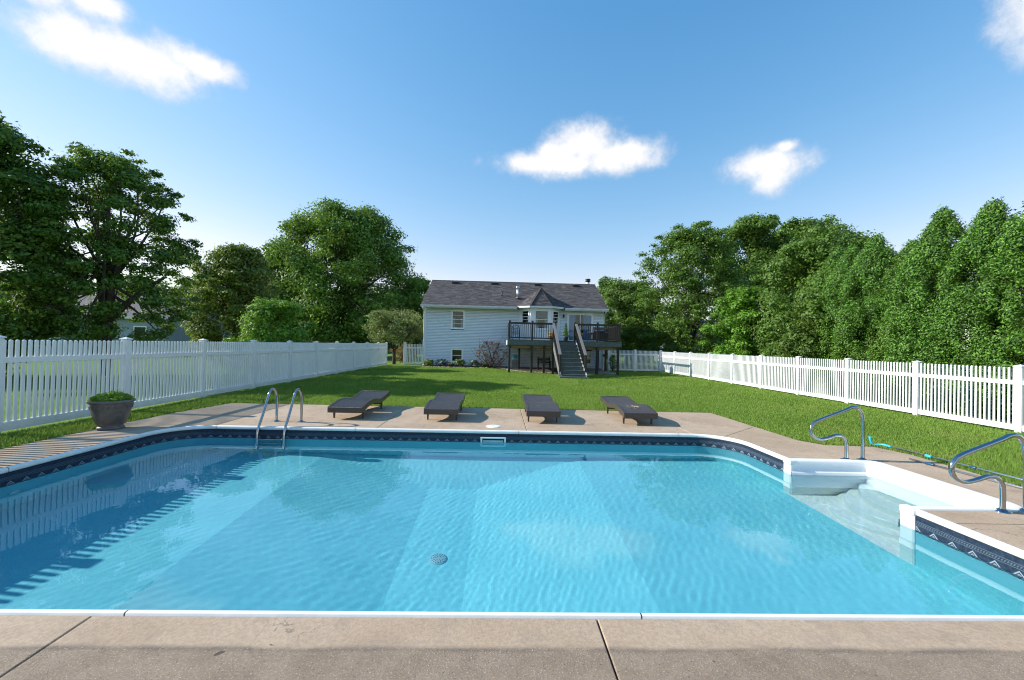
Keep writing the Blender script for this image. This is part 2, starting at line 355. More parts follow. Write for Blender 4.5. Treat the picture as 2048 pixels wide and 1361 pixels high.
# ---- concrete deck in slabs
DECK = [(-6.84, -1.2), (7.2, -1.2), (7.2, 2.2), (6.46, 4.9), (6.58, 6.55), (6.42, 7.05), (5.62, 7.12), (5.40, 7.45), (5.35, 10.5), (-6.6, 10.6), (-6.86, 9.0)]
INNER = offset(-.004)
def cut(face_v, face_f, co, no):
    bm = bmesh.new(); vs = [bm.verts.new(p) for p in face_v]
    for f in face_f:
        try: bm.faces.new([vs[i] for i in f])
        except ValueError: pass
    for c_, n_ in zip(co, no):
        bmesh.ops.bisect_plane(bm, geom=bm.verts[:]+bm.edges[:]+bm.faces[:], plane_co=c_, plane_no=n_, clear_outer=True)
    return bm
def deck():
    # fill between the outer polygon and the coping (with the step recess)
    ring = []
    for x, y in INNER:
        ring.append((x, y))
    # replace the straight part at the steps by the rim of the step unit
    o = .10
    hole = []; inserted = False
    for x, y in ring:
        if abs(x-(PX1+.004)) < .01 and SY0-o-.02 < y < SY1+o+.02:
            if not inserted:
                hole += [(x, SY0-o), (SX1+o, SY0-o), (SX1+o, SY1+o), (x, SY1+o)]; inserted = True
            continue
        hole.append((x, y))
    bm = bmesh.new()
    for loop in (DECK, hole):
        vs = [bm.verts.new((x, y, 0)) for x, y in loop]
        for i in range(len(vs)): bm.edges.new((vs[i], vs[(i+1) % len(vs)]))
    bmesh.ops.triangle_fill(bm, use_beauty=True, edges=bm.edges[:])
    bm.verts.index_update()
    FV = [v.co.copy() for v in bm.verts]; FF = [[v.index for v in f.verts] for f in bm.faces]; bm.free()
    root = structure('pool_deck', (0, 0, 0))
    g = .005
    def xcut(lo, hi, *more):
        co, no = [], []
        if lo is not None: co.append((lo+g, 0, 0)); no.append((-1, 0, 0))
        if hi is not None: co.append((hi-g, 0, 0)); no.append((1, 0, 0))
        for axis, val, sgn in more:
            co.append((val-sgn*g, 0, 0) if axis == 'x' else (0, val-sgn*g, 0)); no.append((sgn, 0, 0) if axis == 'x' else (0, sgn, 0))
        return co, no
    ym = 5.1
    specs = [xcut(None, -2.29, ('y', 2.48+.35, 1)), xcut(-2.29, .605, ('y', ym, 1)), xcut(.605, 3.6, ('y', ym, 1)), xcut(3.6, None, ('y', 3.9, 1)),
             xcut(None, -5.2, ('y', 2.83, -1), ('y', 7.86, 1)), xcut(None, -5.2, ('y', 7.86, -1)),
             xcut(-5.2, -2.26, ('y', ym, -1)), xcut(-2.26, .53, ('y', ym, -1)), xcut(.53, 3.66, ('y', ym, -1))]
    # right-hand slabs, divided by the slanted joint at the rounded corner and a joint at the steps
    d = Vector((5.35-4.2, 8.69-7.69, 0)).normalized(); nrm = Vector((-d.y, d.x, 0))
    p0 = Vector((4.2, 7.69, 0))
    a = xcut(3.66, None, ('y', ym, -1)); a[0].append(tuple(p0+nrm*g)); a[1].append(tuple(-nrm)); specs.append(a)
    b = xcut(3.6, None, ('y', 3.9, -1)); b[0].append(tuple(p0-nrm*g)); b[1].append(tuple(nrm)); specs.append(b)
    for co, no in specs:
        bm = cut(FV, FF, co, no)
        if not bm.faces: bm.free(); continue
        bmesh.ops.dissolve_degenerate(bm, edges=bm.edges[:], dist=.0005)
        r = bmesh.ops.extrude_face_region(bm, geom=bm.faces[:])
        dv = [e for e in r['geom'] if isinstance(e, bmesh.types.BMVert)]
        for v in dv: v.co.z -= .10
        bmesh.ops.recalc_face_normals(bm, faces=bm.faces)
        be = [e for e in bm.edges if len(e.link_faces) == 2 and all(v.co.z > -.01 for v in e.verts) and e.calc_face_angle(0) > 1]
        bmesh.ops.bevel(bm, geom=be, offset=.006, segments=2, affect='EDGES', profile=.5)
        me = bpy.data.meshes.new('concrete_slab'); bm.to_mesh(me); bm.free(); me.materials.append(M['concrete'])
        link('concrete_slab', me, root)
    # soil bed under the slabs, showing in the joints
    bm = cut(FV, FF, [], [])
    for v in bm.verts: v.co.z = -.028
    me = bpy.data.meshes.new('joint_soil'); bm.to_mesh(me); bm.free(); me.materials.append(M['dark_gap']); link('joint_soil', me, root)
deck()

# ---- lawn sheets inside the garden, a little above the ground sheet, following the deck's edge
def lawn():
    mb = MB(); e = .015
    outer = [(-60, -40), (60, -40), (60, 60), (-60, 60)]
    bm = bmesh.new()
    for loop in (outer, DECK):
        vs = [bm.verts.new((x, y, -.012)) for x, y in loop]
        for i in range(len(vs)): bm.edges.new((vs[i], vs[(i+1) % len(vs)]))
    bmesh.ops.triangle_fill(bm, use_beauty=True, edges=bm.edges[:])
    me = bpy.data.meshes.new('lawn'); bm.to_mesh(me); bm.free(); me.materials.append(M['lawn'])
    o = link('lawn', me); o['kind'] = 'structure'
lawn()

# ================================================================== POOL
def liner_mat(name, band):
    m, t, b = mk(name); g = NT(t)
    p = g.pos(); n1 = g.noise(p, 1.2, 4); n2 = g.noise(p, 26, 3, .7)
    c = g.mix(g.ramp(n1, .3, .7), (.225, .66, .745), (.275, .72, .80)); c = g.mix(g.m('MULTIPLY', g.ramp(n2, .45, .7), .22), c, (.16, .52, .68))
    if band:
        uv = g.n('ShaderNodeUVMap').outputs[0]; s = g.xyz(uv); u, v = s[0], s[1]      # u along the wall (m), v height (m)
        tri = g.m('ABSOLUTE', g.m('SUBTRACT', g.m('MULTIPLY', g.m('FRACT', g.m('DIVIDE', u, .17)), 2), 1))    # 1 at the feet, 0 at the peak
        peak = g.m('SUBTRACT', -.155, g.m('MULTIPLY', tri, .085))                 # the zigzag line
        d = g.m('ABSOLUTE', g.m('SUBTRACT', v, peak)); zig = g.ramp(d, .009, .004)
        d2 = g.m('ABSOLUTE', g.m('SUBTRACT', v, g.m('SUBTRACT', -.180, g.m('MULTIPLY', tri, .075)))); zig = g.m('MAXIMUM', zig, g.m('MULTIPLY', g.ramp(d2, .007, .003), .8))
        tri2 = g.m('SUBTRACT', 1, tri); peak2 = g.m('SUBTRACT', -.21, g.m('MULTIPLY', tri2, .05))
        zig = g.m('MAXIMUM', zig, g.m('MULTIPLY', g.ramp(g.m('ABSOLUTE', g.m('SUBTRACT', v, peak2)), .006, .003), .6))
        inside = g.ramp(g.m('SUBTRACT', peak, v), .0, .03)
        speck = g.m('MULTIPLY', inside, g.ramp(g.noise(g.scale(uv, (60, 130, 1)), 1, 3, .7), .48, .66))
        rope = g.m('MULTIPLY', g.ramp(g.m('ABSOLUTE', g.m('ADD', v, .118)), .012, .006), g.ramp(g.m('FRACT', g.m('DIVIDE', g.m('ADD', u, g.m('MULTIPLY', v, .6)), .022)), .35, .6))
        lines = g.ramp(g.m('ABSOLUTE', g.m('SUBTRACT', g.m('ABSOLUTE', g.m('ADD', v, .118)), .019)), .004, .002)
        lace = g.m('MAXIMUM', g.m('MAXIMUM', zig, g.m('MULTIPLY', speck, .75)), g.m('MULTIPLY', g.m('MAXIMUM', rope, lines), .30))
        navy = g.mix(g.ramp(g.noise(g.scale(uv, (30, 30, 1)), 1, 4, .7), .35, .7), (.008, .016, .034), (.022, .040, .072))
        bc = g.mix(g.m('MULTIPLY', lace, .52), navy, (.40, .52, .60))
        low = g.m('SUBTRACT', -.245, g.m('MULTIPLY', g.m('SUBTRACT', 1, tri), .02))
        c = g.mix(g.ramp(g.m('SUBTRACT', v, low), -.008, .008), c, bc)
    t.links.new(c, b.inputs['Base Color']); b.inputs['Roughness'].default_value = .55; b.inputs['Specular IOR Level'].default_value = .3
    return m
M['liner_wall'] = liner_mat('pool_liner_wall', True)
M['liner'] = liner_mat('pool_liner_floor', False)

DW, DH = 1.20, 1.76                                # depth of the floor at the walls and in the trough (below the deck)
TX0, TX1, TY0, TY1 = -1.09, -.32, 3.50, 6.78       # trough
HX_L, HX_R, HY_N, HY_F = -3.1, 1.45, 2.60, 7.68    # upper rim of the hopper
def floor_z(x, y):
    tx = (TX0-x)/(TX0-HX_L) if x < TX0 else ((x-TX1)/(HX_R-TX1) if x > TX1 else 0)
    ty = (TY0-y)/(TY0-HY_N) if y < TY0 else ((y-TY1)/(HY_F-TY1) if y > TY1 else 0)
    k = min(1, max(tx, ty, 0))
    return -(DH + (DW-DH)*k)
pool = thing('swimming_pool', 'rectangular in-ground swimming pool with blue liner and white coping', 'swimming pool', (-.75, 5.14, 0))
PO = Vector(pool.location)
def pool_shell():
    ring = offset(.05); n = len(ring)
    zs = [-.045, -.09, -.27, -.5, -.85]
    v, f, uv = [], [], []
    run = [0]
    for i in range(n): run.append(run[-1]+math.dist(ring[i], ring[(i+1) % n]))
    per = run[-1]
    rows = []
    for z in zs + [None]:
        rows.append([len(v)+i for i in range(n+1)])
        for i in range(n+1):
            x, y = ring[i % n]; zz = floor_z(x, y) if z is None else z
            v.append((x, y, zz)); uv.append((run[i]/per*round(per/.17)*.17, zz))
    keep = []
    for a, b_ in zip(rows[:-1], rows[1:]):
        for i in range(n):
            x, y = ring[i]; x2, y2 = ring[(i+1) % n]
            my = (y+y2)/2
            if (x+x2)/2 > PX1-.06 and SY0-.0 < my < SY1+.0: continue       # opening for the steps
            f.append((a[i], a[i+1], b_[i+1], b_[i]))
    me = bpy.data.meshes.new('pool_wall'); me.from_pydata([Vector(p)-PO for p in v], [], f)
    ul = me.uv_layers.new(name='UVMap')
    for lp in me.loops: ul.data[lp.index].uv = uv[lp.vertex_index]
    me.polygons.foreach_set('use_smooth', [True]*len(f)); me.materials.append(M['liner_wall'])
    o = link('pool_wall', me, pool); o.cycles.is_caustics_receiver = True
    # floor
    xs = sorted(set([round(x, 3) for x in np.linspace(PX0+.05, PX1-.05, 110)] + [TX0, TX1, HX_L, HX_R])); ys = sorted(set([round(y, 3) for y in np.linspace(PY0+.05, PY1-.05, 64)] + [TY0, TY1, HY_N, HY_F]))
    bm = bmesh.new(); vs = [bm.verts.new((x, y, floor_z(x, y)) - PO if False else Vector((x, y, floor_z(x, y)))-PO) for y in ys for x in xs]; m = len(xs)
    for j in range(len(ys)-1):
        for i in range(m-1): bm.faces.new((vs[j*m+i], vs[j*m+i+1], vs[(j+1)*m+i+1], vs[(j+1)*m+i]))
    me = bpy.data.meshes.new('pool_floor'); bm.to_mesh(me); bm.free(); me.materials.append(M['liner'])
    o = link('pool_floor', me, pool); o.cycles.is_caustics_receiver = True
    # coping: bullnose strips in lengths, open at the steps
    prof = [(-.002, -.05), (-.002, .012), (.006, .016), (.022, .016), (.036, .010), (.046, -.002), (.050, -.018), (.048, -.036), (.040, -.046), (.030, -.05)]
    rings = [[(p, z) for p in offset(d)] for d, z in prof]; n = len(rings[0])
    pts = offset(.02)
    marks = []; acc = 0
    cuts = [0]
    for i in range(n):
        acc += math.dist(pts[i], pts[(i+1) % n])
        if acc > 2.95: cuts.append(i+1); acc = 0
    cuts.append(n)
    for a, b_ in zip(cuts[:-1], cuts[1:]):
        mb = MB(); v, f = [], []
        idx = list(range(a, b_+1))
        runs = []; cur = []
        for i in idx:
            x, y = pts[i % n]
            if x > PX1-.06 and SY0-.11 < y < SY1+.11:
                if len(cur) > 1: runs.append(cur)
                cur = []
            else: cur.append(i)
        if len(cur) > 1: runs.append(cur)
        for rn in runs:
            v, f = [], []; k = len(prof)
            for j, i in enumerate(rn):
                for q in range(k):
                    (x, y), z = rings[q][i % n]; 
                    if j == 0 and a == rn[0] or (j == len(rn)-1 and rn[-1] == b_):
                        nx, ny = rings[q][(i+(1 if j == 0 else -1)) % n][0]; dl = math.dist((x, y), (nx, ny)) or 1; x += (nx-x)/dl*.004; y += (ny-y)/dl*.004
                    v.append((x, y, z))
            for j in range(len(rn)-1):
                for q in range(k-1): f.append((j*k+q, (j+1)*k+q, (j+1)*k+q+1, j*k+q+1))
            mb = MB(); mb.add(v, f, True); mb.build('coping', M['coping'], pool)
pool_shell()

def step_unit():
    root = thing('pool_steps', 'white moulded corner steps set into the short side of the pool', 'steps', (4.9, 5.18, 0))
    x0, x1, y0, y1 = SX0, SX1, SY0, SY1; mat = M['step_white']
    # rim: rounded flange round three sides, falling towards the water inside
    def path(o, r=.16):
        p = [(x0-.012, y1+o)]
        for cx, cy, a0, s in ((x1+o-r, y1+o-r, 90, -1), (x1+o-r, y0-o+r, 0, -1)):
            for k in range(9): t = R(a0+s*90*k/8); p.append((cx+r*math.cos(t), cy+r*math.sin(t)))
        p.append((x0-.012, y0-o)); return p
    prof = [(.098, -.03, .22), (.098, .010, .22), (.085, .016, .21), (.03, .016, .16), (.008, .008, .14), (-.004, -.012, .13), (-.010, -.05, .12), (-.018, -.14, .12), (-.045, -.15, .10), (-.050, -.16, .10), (-.055, -.34, .10)]
    v, f = [], []
    for o, z, r in prof:
        for x, y in path(o, r): v.append((x, y, z))
    n = len(path(0)); 
    for j in range(len(prof)-1):
        for i in range(n-1): f.append((j*n+i, j*n+i+1, (j+1)*n+i+1, (j+1)*n+i))
    MB().add(v, f, True).build('rim', mat, root)
    # treads: three curved steps going down to the pool floor
    ins = .055
    def tread(zt, zb, xe, bow, name='tread'):
        """flat step whose front edge bows towards the pool, front edge at x = xe"""
        ys = np.linspace(y0+ins-.01, y1-ins+.01, 17); ym = (y0+y1)/2; hw = (y1-y0)/2
        front = [(xe - bow*(1-((y-ym)/hw)**2), y) for y in ys]
        v, f = [], []; m = len(ys)
        rows = [[(x1-.03, y, zt) for _, y in front], [(x+.03, y, zt) for x, y in front], [(x+.009, y, zt-.008) for x, y in front], [(x, y, zt-.03) for x, y in front], [(x-.01, y, zb) for x, y in front]]
        for r_ in rows: v += r_
        for j in range(len(rows)-1):
            for i in range(m-1): f.append((j*m+i, j*m+i+1, (j+1)*m+i+1, (j+1)*m+i))
        o = MB().add(v, f, True).build(name, mat, root); o.cycles.is_caustics_receiver = True
    tread(-.36, -.62, 5.42, .34); tread(-.60, -.86, 5.34, .52); tread(-.84, -1.10, 5.24, .68); tread(-1.06, -1.25, 5.12, .80)
    MB().box((x0-.03, y0+.01, -1.26), (x1-.02, y1-.01, -1.19)).build('landing', mat, root)
    # face plates on either side of the opening, down to the floor
    for ya, yb in ((y0-.125, y0+.03), (y1-.03, y1+.125)):
        MB().box((x0-.022, ya, -1.24), (x0+.02, yb, -.035), .012).build('face_plate', mat, root)
        MB().box((x0-.035, ya, -.06), (x0+.06, yb, .017), .014).build('corner_cap', mat, root)
    for y in (y0+.03, y1-.03):
        MB().box((x0-.005, y-.008, -1.2), (x1-.02, y+.008, -.30)).build('side_panel', mat, root)
    MB().box((x1-.06, y0+.02, -1.2), (x1-.045, y1-.02, -.30)).build('back_panel', mat, root)
    for o in root.children: o.cycles.is_caustics_receiver = True
step_unit()

# ---- water: one rippled sheet that fills the pool and the step recess
def water():
    h = .023
    # the sheet runs on a little under the deck so that light slanting in past the wall finds it
    xs = np.arange(PX0-2.6, SX1+.01, h); ys = np.arange(PY0+.035, PY1+.30, h)
    X, Y = np.meshgrid(xs, ys)
    rng = np.random.default_rng(5); Z = np.zeros_like(X)
    for k in range(64):
        lam = rng.choice([.075, .10, .14, .22, .6, 1.3], p=[.30, .28, .2, .08, .08, .06])*rng.uniform(.8, 1.25)
        th = R(rng.normal(152, 34) if lam < .4 else rng.uniform(0, 360)); q = 2*math.pi/lam
        slope = .00078 if lam < .4 else .0009
        ph = rng.uniform(0, 6.28); wob = .35*np.sin(X*rng.uniform(.6, 1.6)+rng.uniform(0, 6))+.35*np.sin(Y*rng.uniform(.6, 1.6)+rng.uniform(0, 6))
        env = .55+.45*np.sin(X*rng.uniform(.3, 1.1)+Y*rng.uniform(-1, 1)+rng.uniform(0, 6.28))
        Z += env*slope/q*np.sin(q*(X*math.cos(th)+Y*math.sin(th))+ph+wob)
    n = len(xs); V = np.stack([X-PO.x, Y-PO.y, Z+WATER], -1).reshape(-1, 3)
    i, j = np.meshgrid(np.arange(n-1), np.arange(len(ys)-1)); a = (j*n+i).ravel(); Q = np.stack([a, a+1, a+n+1, a+n], 1)
    cx = (xs[:-1]+h/2)[i.ravel()]; cyy = (ys[:-1]+h/2)[j.ravel()]
    inn = cx < PX1-.02
    r = PR-.03; dx = np.maximum(cx-(PX1-.03-r), 0); dy = np.maximum(np.maximum(PY0+.03+r-cyy, cyy-(PY1-.03-r)), 0)
    inn &= ~((dx > 0) & (dy > 0) & (np.hypot(dx, dy) > r))
    inn |= (cx >= PX1-.06) & (cyy > SY0+.03) & (cyy < SY1-.03) & (cx < SX1-.03)
    m, t, b = mk('pool_water'); g = NT(t); t.nodes.remove(b)
    gl = g.n('ShaderNodeBsdfGlass'); gl.inputs['IOR'].default_value = 1.333; gl.inputs['Roughness'].default_value = 0; gl.inputs['Color'].default_value = (.80, .965, 1, 1)
    t.links.new(gl.outputs[0], t.nodes['Material Output'].inputs['Surface'])
    me = np_mesh('water', V, quads=Q[inn], mat=m, smooth=True)
    o = link('water', me, pool); o['kind'] = 'structure'; o.cycles.is_caustics_caster = True
    return o
water()
# ---- pool fittings
M['lid_white'] = plain('white_plastic', (.82, .82, .80), .4, .03, 8)
M['teal_plastic'] = plain('teal_plastic', (.02, .42, .55), .4, .08, 20)
M['blue_plastic'] = plain('dark_blue_plastic', (.01, .06, .13), .4, .08, 20)
M['alu'] = plain('brushed_aluminium', (.70, .71, .73), .28, .05, 30, metal=1)
M['black_hole'] = plain('dark_opening', (.01, .02, .025), .8, .2, 20)
def smooth_path(pts, k=6):
    """Catmull-Rom through the points"""
    P = [Vector(p) for p in pts]; P = [P[0]*2-P[1]] + P + [P[-1]*2-P[-2]]; o = []
    for i in range(1, len(P)-2):
        for j in range(k):
            t = j/k; a, b, c, d = P[i-1], P[i], P[i+1], P[i+2]
            o.append(.5*((2*b)+(c-a)*t+(2*a-5*b+4*c-d)*t*t+(3*b-3*c+d-a)*t**3))
    o.append(P[-2]); return o

sk = thing('skimmer', 'white rectangular skimmer opening in the far pool wall below the round white cover', 'skimmer', (-.09, 7.74, -.17))
mb = MB(); x0, x1, z0, z1, y = -.325, .14, -.245, -.105, 7.742
for a, b in (((x0, z1-.026), (x1, z1)), ((x0, z0), (x1, z0+.024)), ((x0, z0+.024), (x0+.032, z1-.026)), ((x1-.032, z0+.024), (x1, z1-.026))): mb.box((a[0], y-.014, a[1]), (b[0], y+.004, b[1]), .004)
mb.build('frame', M['lid_white'], sk)
MB().box((x0+.032, y-.006, z0+.024), (x1-.032, y-.003, z1-.026)).build('opening', M['black_hole'], sk)
MB().box((x0+.05, y-.011, z0+.03), (x1-.05, y-.007, z0+.085), .002).build('weir_flap', plain('grey_plastic', (.35, .45, .47), .5), sk)
lid = thing('access_cover', 'round white plastic skimmer cover lying flush in the concrete deck', 'cover', (-.10, 8.22, 0))
MB().lathe([(0, .010), (.10, .010), (.118, .0095), (.122, .004), (.126, .004), (.14, .008), (.146, .004), (.146, -.01)], (-.10, 8.22, 0), 36).build('cover', M['lid_white'], lid)
MB().box((-.125, 8.213, .0105), (-.095, 8.227, .013), .001).build('finger_hole', M['black_hole'], lid)

dr = thing('main_drain', 'round slotted drain cover on the pool floor', 'drain', (-.66, 4.92, -DH))
MB().lathe([(0, .030), (.04, .029), (.075, .024), (.098, .013), (.108, 0)], (-.66, 4.92, -DH), 32).build('dome', plain('drain_plastic', (.34, .55, .60), .5), dr)
mb = MB()
for rr in (.030, .054, .078):
    nslot = int(rr/.0045)
    for k in range(nslot):
        t = 2*math.pi*k/nslot; a = Vector((math.cos(t), math.sin(t), 0)); c = Vector((-.66, 4.92, -DH+.0312-(rr/.078)**2*.008))
        mb.bar(c+a*(rr-.008), c+a*(rr+.008), .005, .004)
mb.build('slots', M['black_hole'], dr, kind='stuff')
for o in dr.children: o.cycles.is_caustics_receiver = True
# return fittings in the wall
for i, (x, y, z, nx, ny, lab) in enumerate(((-5.765, 5.2, -.62, 1, 0, 'round return jet in the short pool wall under the pot'),)):
    rj = thing('return_jet', lab, 'jet', (x, y, z))
    pr = [(0, .012), (.02, .012), (.022, .016), (.05, .012), (.058, 0)]
    m_ = MB().lathe(pr, (0, 0, 0), 20); a = Vector((nx, ny, 0)); b = Vector((-ny, nx, 0))
    m_.v = [tuple(Vector((x, y, z)) + a*v[2] + b*v[0] + Vector((0, 0, v[1]))) for v in m_.v]
    m_.build('fitting', M['lid_white'], rj)

# ---- ladder
ld = thing('pool_ladder', 'polished steel pool ladder with two arched rails at the far edge', 'ladder', (-4.1, 8.3, 0))
for x in (-4.33, -3.855):
    rail = [(x, 8.33, -.01), (x, 8.33, .25), (x, 8.325, .45), (x, 8.29, .565), (x, 8.22, .635), (x, 8.13, .645), (x, 8.05, .585), (x, 8.0, .50), (x, 7.86, .24), (x, 7.74, .04), (x, 7.69, -.08), (x, 7.68, -.2), (x, 7.68, -.6), (x, 7.68, -.98)]
    MB().tube(smooth_path(rail, 5), .0235, 14).build('rail', M['steel'], ld)
    MB().lathe([(.024, .03), (.03, .028), (.045, .012), (.068, .006), (.07, 0)], (x, 8.33, .001), 24).build('escutcheon', M['steel'], ld)
    MB().tube([(x, 7.70, -.92), (x, 7.735, -.92)], .028, 12).build('bumper', M['lid_white'], ld)
for z in (-.185, -.46, -.73):
    mb = MB(); mb.box((-4.31, 7.625, z-.03), (-3.875, 7.72, z), .006)
    o = mb.build('tread', M['alu'] if z < -.3 else M['steel'], ld)
    MB().box((-4.18, 7.6235, z-.021), (-4.0, 7.6255, z-.009)).build('tread_pad', M['lid_white'], o)

# ---- hand rails of the steps
def handrail(y, base, tip, lab, dx=0):
    hr = thing('handrail', lab, 'handrail', (base, y, 0), 'steel handrails at the pool steps')
    p = [(base, -.01), (base, .3), (base-.004, .56), (base-.03, .70), (base-.09, .775), (base-.175, .78), (base-.30, .725), (base-.66, .585), (base-.76, .52), (base-.80, .43), (base-.765, .345), (base-.66, .295), (base-.54, .315), (base-.42, .355), (base-.32, .345), (base-.262, .28), (base-.25, .18), (base-.25, -.01)]
    MB().tube(smooth_path([(x, y, z) for x, z in p], 6), .0245, 16).build('tube', M['steel'], hr)
    for x in (base, base-.25): MB().lathe([(.025, .028), (.032, .026), (.05, .010), (.072, .006), (.074, 0)], (x, y, .001), 24).build('escutcheon', M['steel'], hr)
handrail(6.17, 5.465, 0, 'polished steel handrail beside the far end of the white steps')
handrail(4.215, 5.47, 0, 'polished steel handrail beside the near end of the white steps')

# ---- pole set lying on the deck
def pole(name, lab, pts, rad, collars, tip=None):
    po = thing(name, lab, 'pole', pts[0], 'pool poles lying on the deck')
    mb = MB(); mb.tube(pts, rad, 12); mb.build('shaft', M['alu'], po)
    a, b = Vector(pts[0]), Vector(pts[-1]); d = (b-a)
    for t, w, r_, mt in collars:
        c = a+d*t; e = d.normalized()*w/2
        MB().tube([c-e, c-e*.8, c+e*.8, c+e], [r_*.8, r_, r_, r_*.8], 12).build('clamp', mt, po)
    return po
p1 = pole('telescopic_pole', 'long aluminium pool pole with teal bent end lying along the grass edge', [(6.62, 6.98, .03), (6.70, 5.2, .03), (6.73, 4.0, .03)], .016, [(.22, .09, .026, M['teal_plastic']), (.42, .08, .023, M['blue_plastic']), (.70, .10, .026, M['teal_plastic'])])
MB().tube(smooth_path([(6.62, 6.92, .03), (6.61, 7.02, .035), (6.58, 7.08, .03), (6.53, 7.12, .018), (6.49, 7.14, .03), (6.47, 7.15, .09), (6.465, 7.155, .15)], 4), [.02]*20+[.022]*5, 10).build('bent_end', M['teal_plastic'], p1)
pole('brush_pole', 'thin aluminium pole with dark blue clamp lying beside the steps', [(6.22, 6.2, .02), (6.33, 4.9, .02), (6.42, 3.9, .02)], .0125, [(.12, .12, .021, M['blue_plastic'])])

# ================================================================== FENCES
def picket_mesh(axis, w, d, z0, z1, point, name):
    """picket centred on the origin in plan; w along the fence, d across it, small pyramid top"""
    mb = MB(); a, b = (d/2, w/2) if axis == 'y' else (w/2, d/2); zt = z1-point
    mb.add([(-a, -b, z0), (a, -b, z0), (a, b, z0), (-a, b, z0), (-a, -b, zt), (a, -b, zt), (a, b, zt), (-a, b, zt), (0, 0, z1)],
           [(3, 2, 1, 0), (0, 1, 5, 4), (1, 2, 6, 5), (2, 3, 7, 6), (3, 0, 4, 7), (4, 5, 8), (5, 6, 8), (6, 7, 8), (7, 4, 8)])
    return mb.mesh(name, M['vinyl'])
def post_mesh(hw, h, name):
    mb = MB(); mb.box((-hw, -hw, -.1), (hw, hw, h-.035), .006)
    e = hw+.018
    mb.box((-e, -e, h-.035), (e, e, h-.012), .004)
    mb.add([(-e*.86, -e*.86, h-.012), (e*.86, -e*.86, h-.012), (e*.86, e*.86, h-.012), (-e*.86, e*.86, h-.012), (0, 0, h+.02)], [(0, 1, 4), (1, 2, 4), (2, 3, 4), (3, 0, 4)])
    return mb.mesh(name, M['vinyl'])
def fence(label, axis, fixed, stations, npk, pw, pd, zt, rails, ph, posts=None, dz=None, hw=.062, group=None, name='picket_fence'):
    """posts at the stations; npk pickets in each bay; rails: list of (z0, z1, half thickness)"""
    def P(s, z=0): return (fixed(s), s, z) if axis == 'y' else (s, fixed(s), z)
    root = thing(name, label, 'fence', P(stations[0]), group); o = Vector(root.location)
    pm = picket_mesh(axis, pw, pd, rails[0][0]+.01, zt, .016, 'picket'); qm = post_mesh(hw, ph, 'post')
    for i, s in enumerate(stations):
        z = dz(s) if dz else 0
        link('post', qm, root, Vector(P(s, z))-o)
    for a, b in zip(stations[:-1], stations[1:]):
        za, zb = (dz(a), dz(b)) if dz else (0, 0)
        for r0, r1, ht in rails:
            mb = MB(); e = hw-.004
            pa, pb = Vector(P(a+e, za)), Vector(P(b-e, zb))
            sd = Vector((1, 0, 0)) if axis == 'y' else Vector((0, 1, 0))
            v = [p+sd*k*ht+Vector((0, 0, r)) for p in (pa, pb) for k, r in ((-1, r0), (1, r0), (1, r1), (-1, r1))]
            mb.add(v, [(3, 2, 1, 0), (4, 5, 6, 7), (0, 1, 5, 4), (1, 2, 6, 5), (2, 3, 7, 6), (3, 0, 4, 7)])
            mb.build('rail', M['vinyl'], root)
        sp = (b-a-2*hw)/npk
        for k in range(npk):
            s = a+hw+sp*(k+.5); t = (s-a)/(b-a)
            ob = link('picket', pm, root, Vector(P(s, za+(zb-za)*t))-o); 
            ob.rotation_euler = (0, 0, random.gauss(0, .006))
    return root
L_ST = [-.08+2.2771*i for i in range(13)] + [29.15]
fence('tall white vinyl picket fence in shade behind the planter bowl', 'y', lambda s: -7.85, L_ST, 23, .050, .022, 1.50, [(.045, .185, .026), (1.125, 1.215, .026)], 1.555)
R_ST = [6.36+2.189*i for i in range(11)]
fence('sunlit white picket fence running in front of the tall hedge', 'y', lambda s: 10.95, R_ST, 23, .038, .022, 1.375, [(.045, .165, .03), (1.01, 1.10, .03)], 1.42)
fence('short white picket fence joining the house corner behind the deck', 'x', lambda s: 28.25, [7.33, 9.14, 10.88], 19, .038, .030, 1.42, [(.05, .15, .025), (1.10, 1.18, .025)], 1.47)
gt = fence('white picket gate between the blue house corner and the tall fence', 'x', lambda s: 30.05, [-6.80, -5.46], 11, .05, .022, 1.50, [(.05, .16, .03), (1.18, 1.27, .03)], 1.62, hw=.075, name='garden_gate')
gt['category'] = 'gate'

# ================================================================== SUN LOUNGERS
def wicker(name, c0, c1):
    m, t, b = mk(name); g = NT(t); o = g.obj(); s = g.xyz(o)
    wv = g.m('MULTIPLY', g.m('SINE', g.m('MULTIPLY', s[0], 6.2832/.0137)), g.m('SINE', g.m('MULTIPLY', s[1], 6.2832/.024)))
    c = g.mix(g.ramp(wv, -.5, .6), c0, c1); c = g.mix(g.m('MULTIPLY', g.ramp(g.noise(o, 4, 4), .5, .75), .35), c, (.10, .085, .075))
    t.links.new(c, b.inputs['Base Color']); b.inputs['Roughness'].default_value = .34
    t.links.new(g.bump(wv, .5, .004), b.inputs['Normal']); return m
M['wicker'] = wicker('dark_brown_wicker', (.018, .013, .012), (.105, .082, .072))
M['dirt'] = plain('dried_leaves', (.42, .34, .22), .9, .3, 40)
PROF = [(0, .255), (.10, .275), (.25, .30), (.45, .328), (.62, .338), (.78, .335), (.95, .312), (1.12, .288), (1.28, .278), (1.45, .288), (1.62, .310), (1.80, .336), (1.97, .358)]
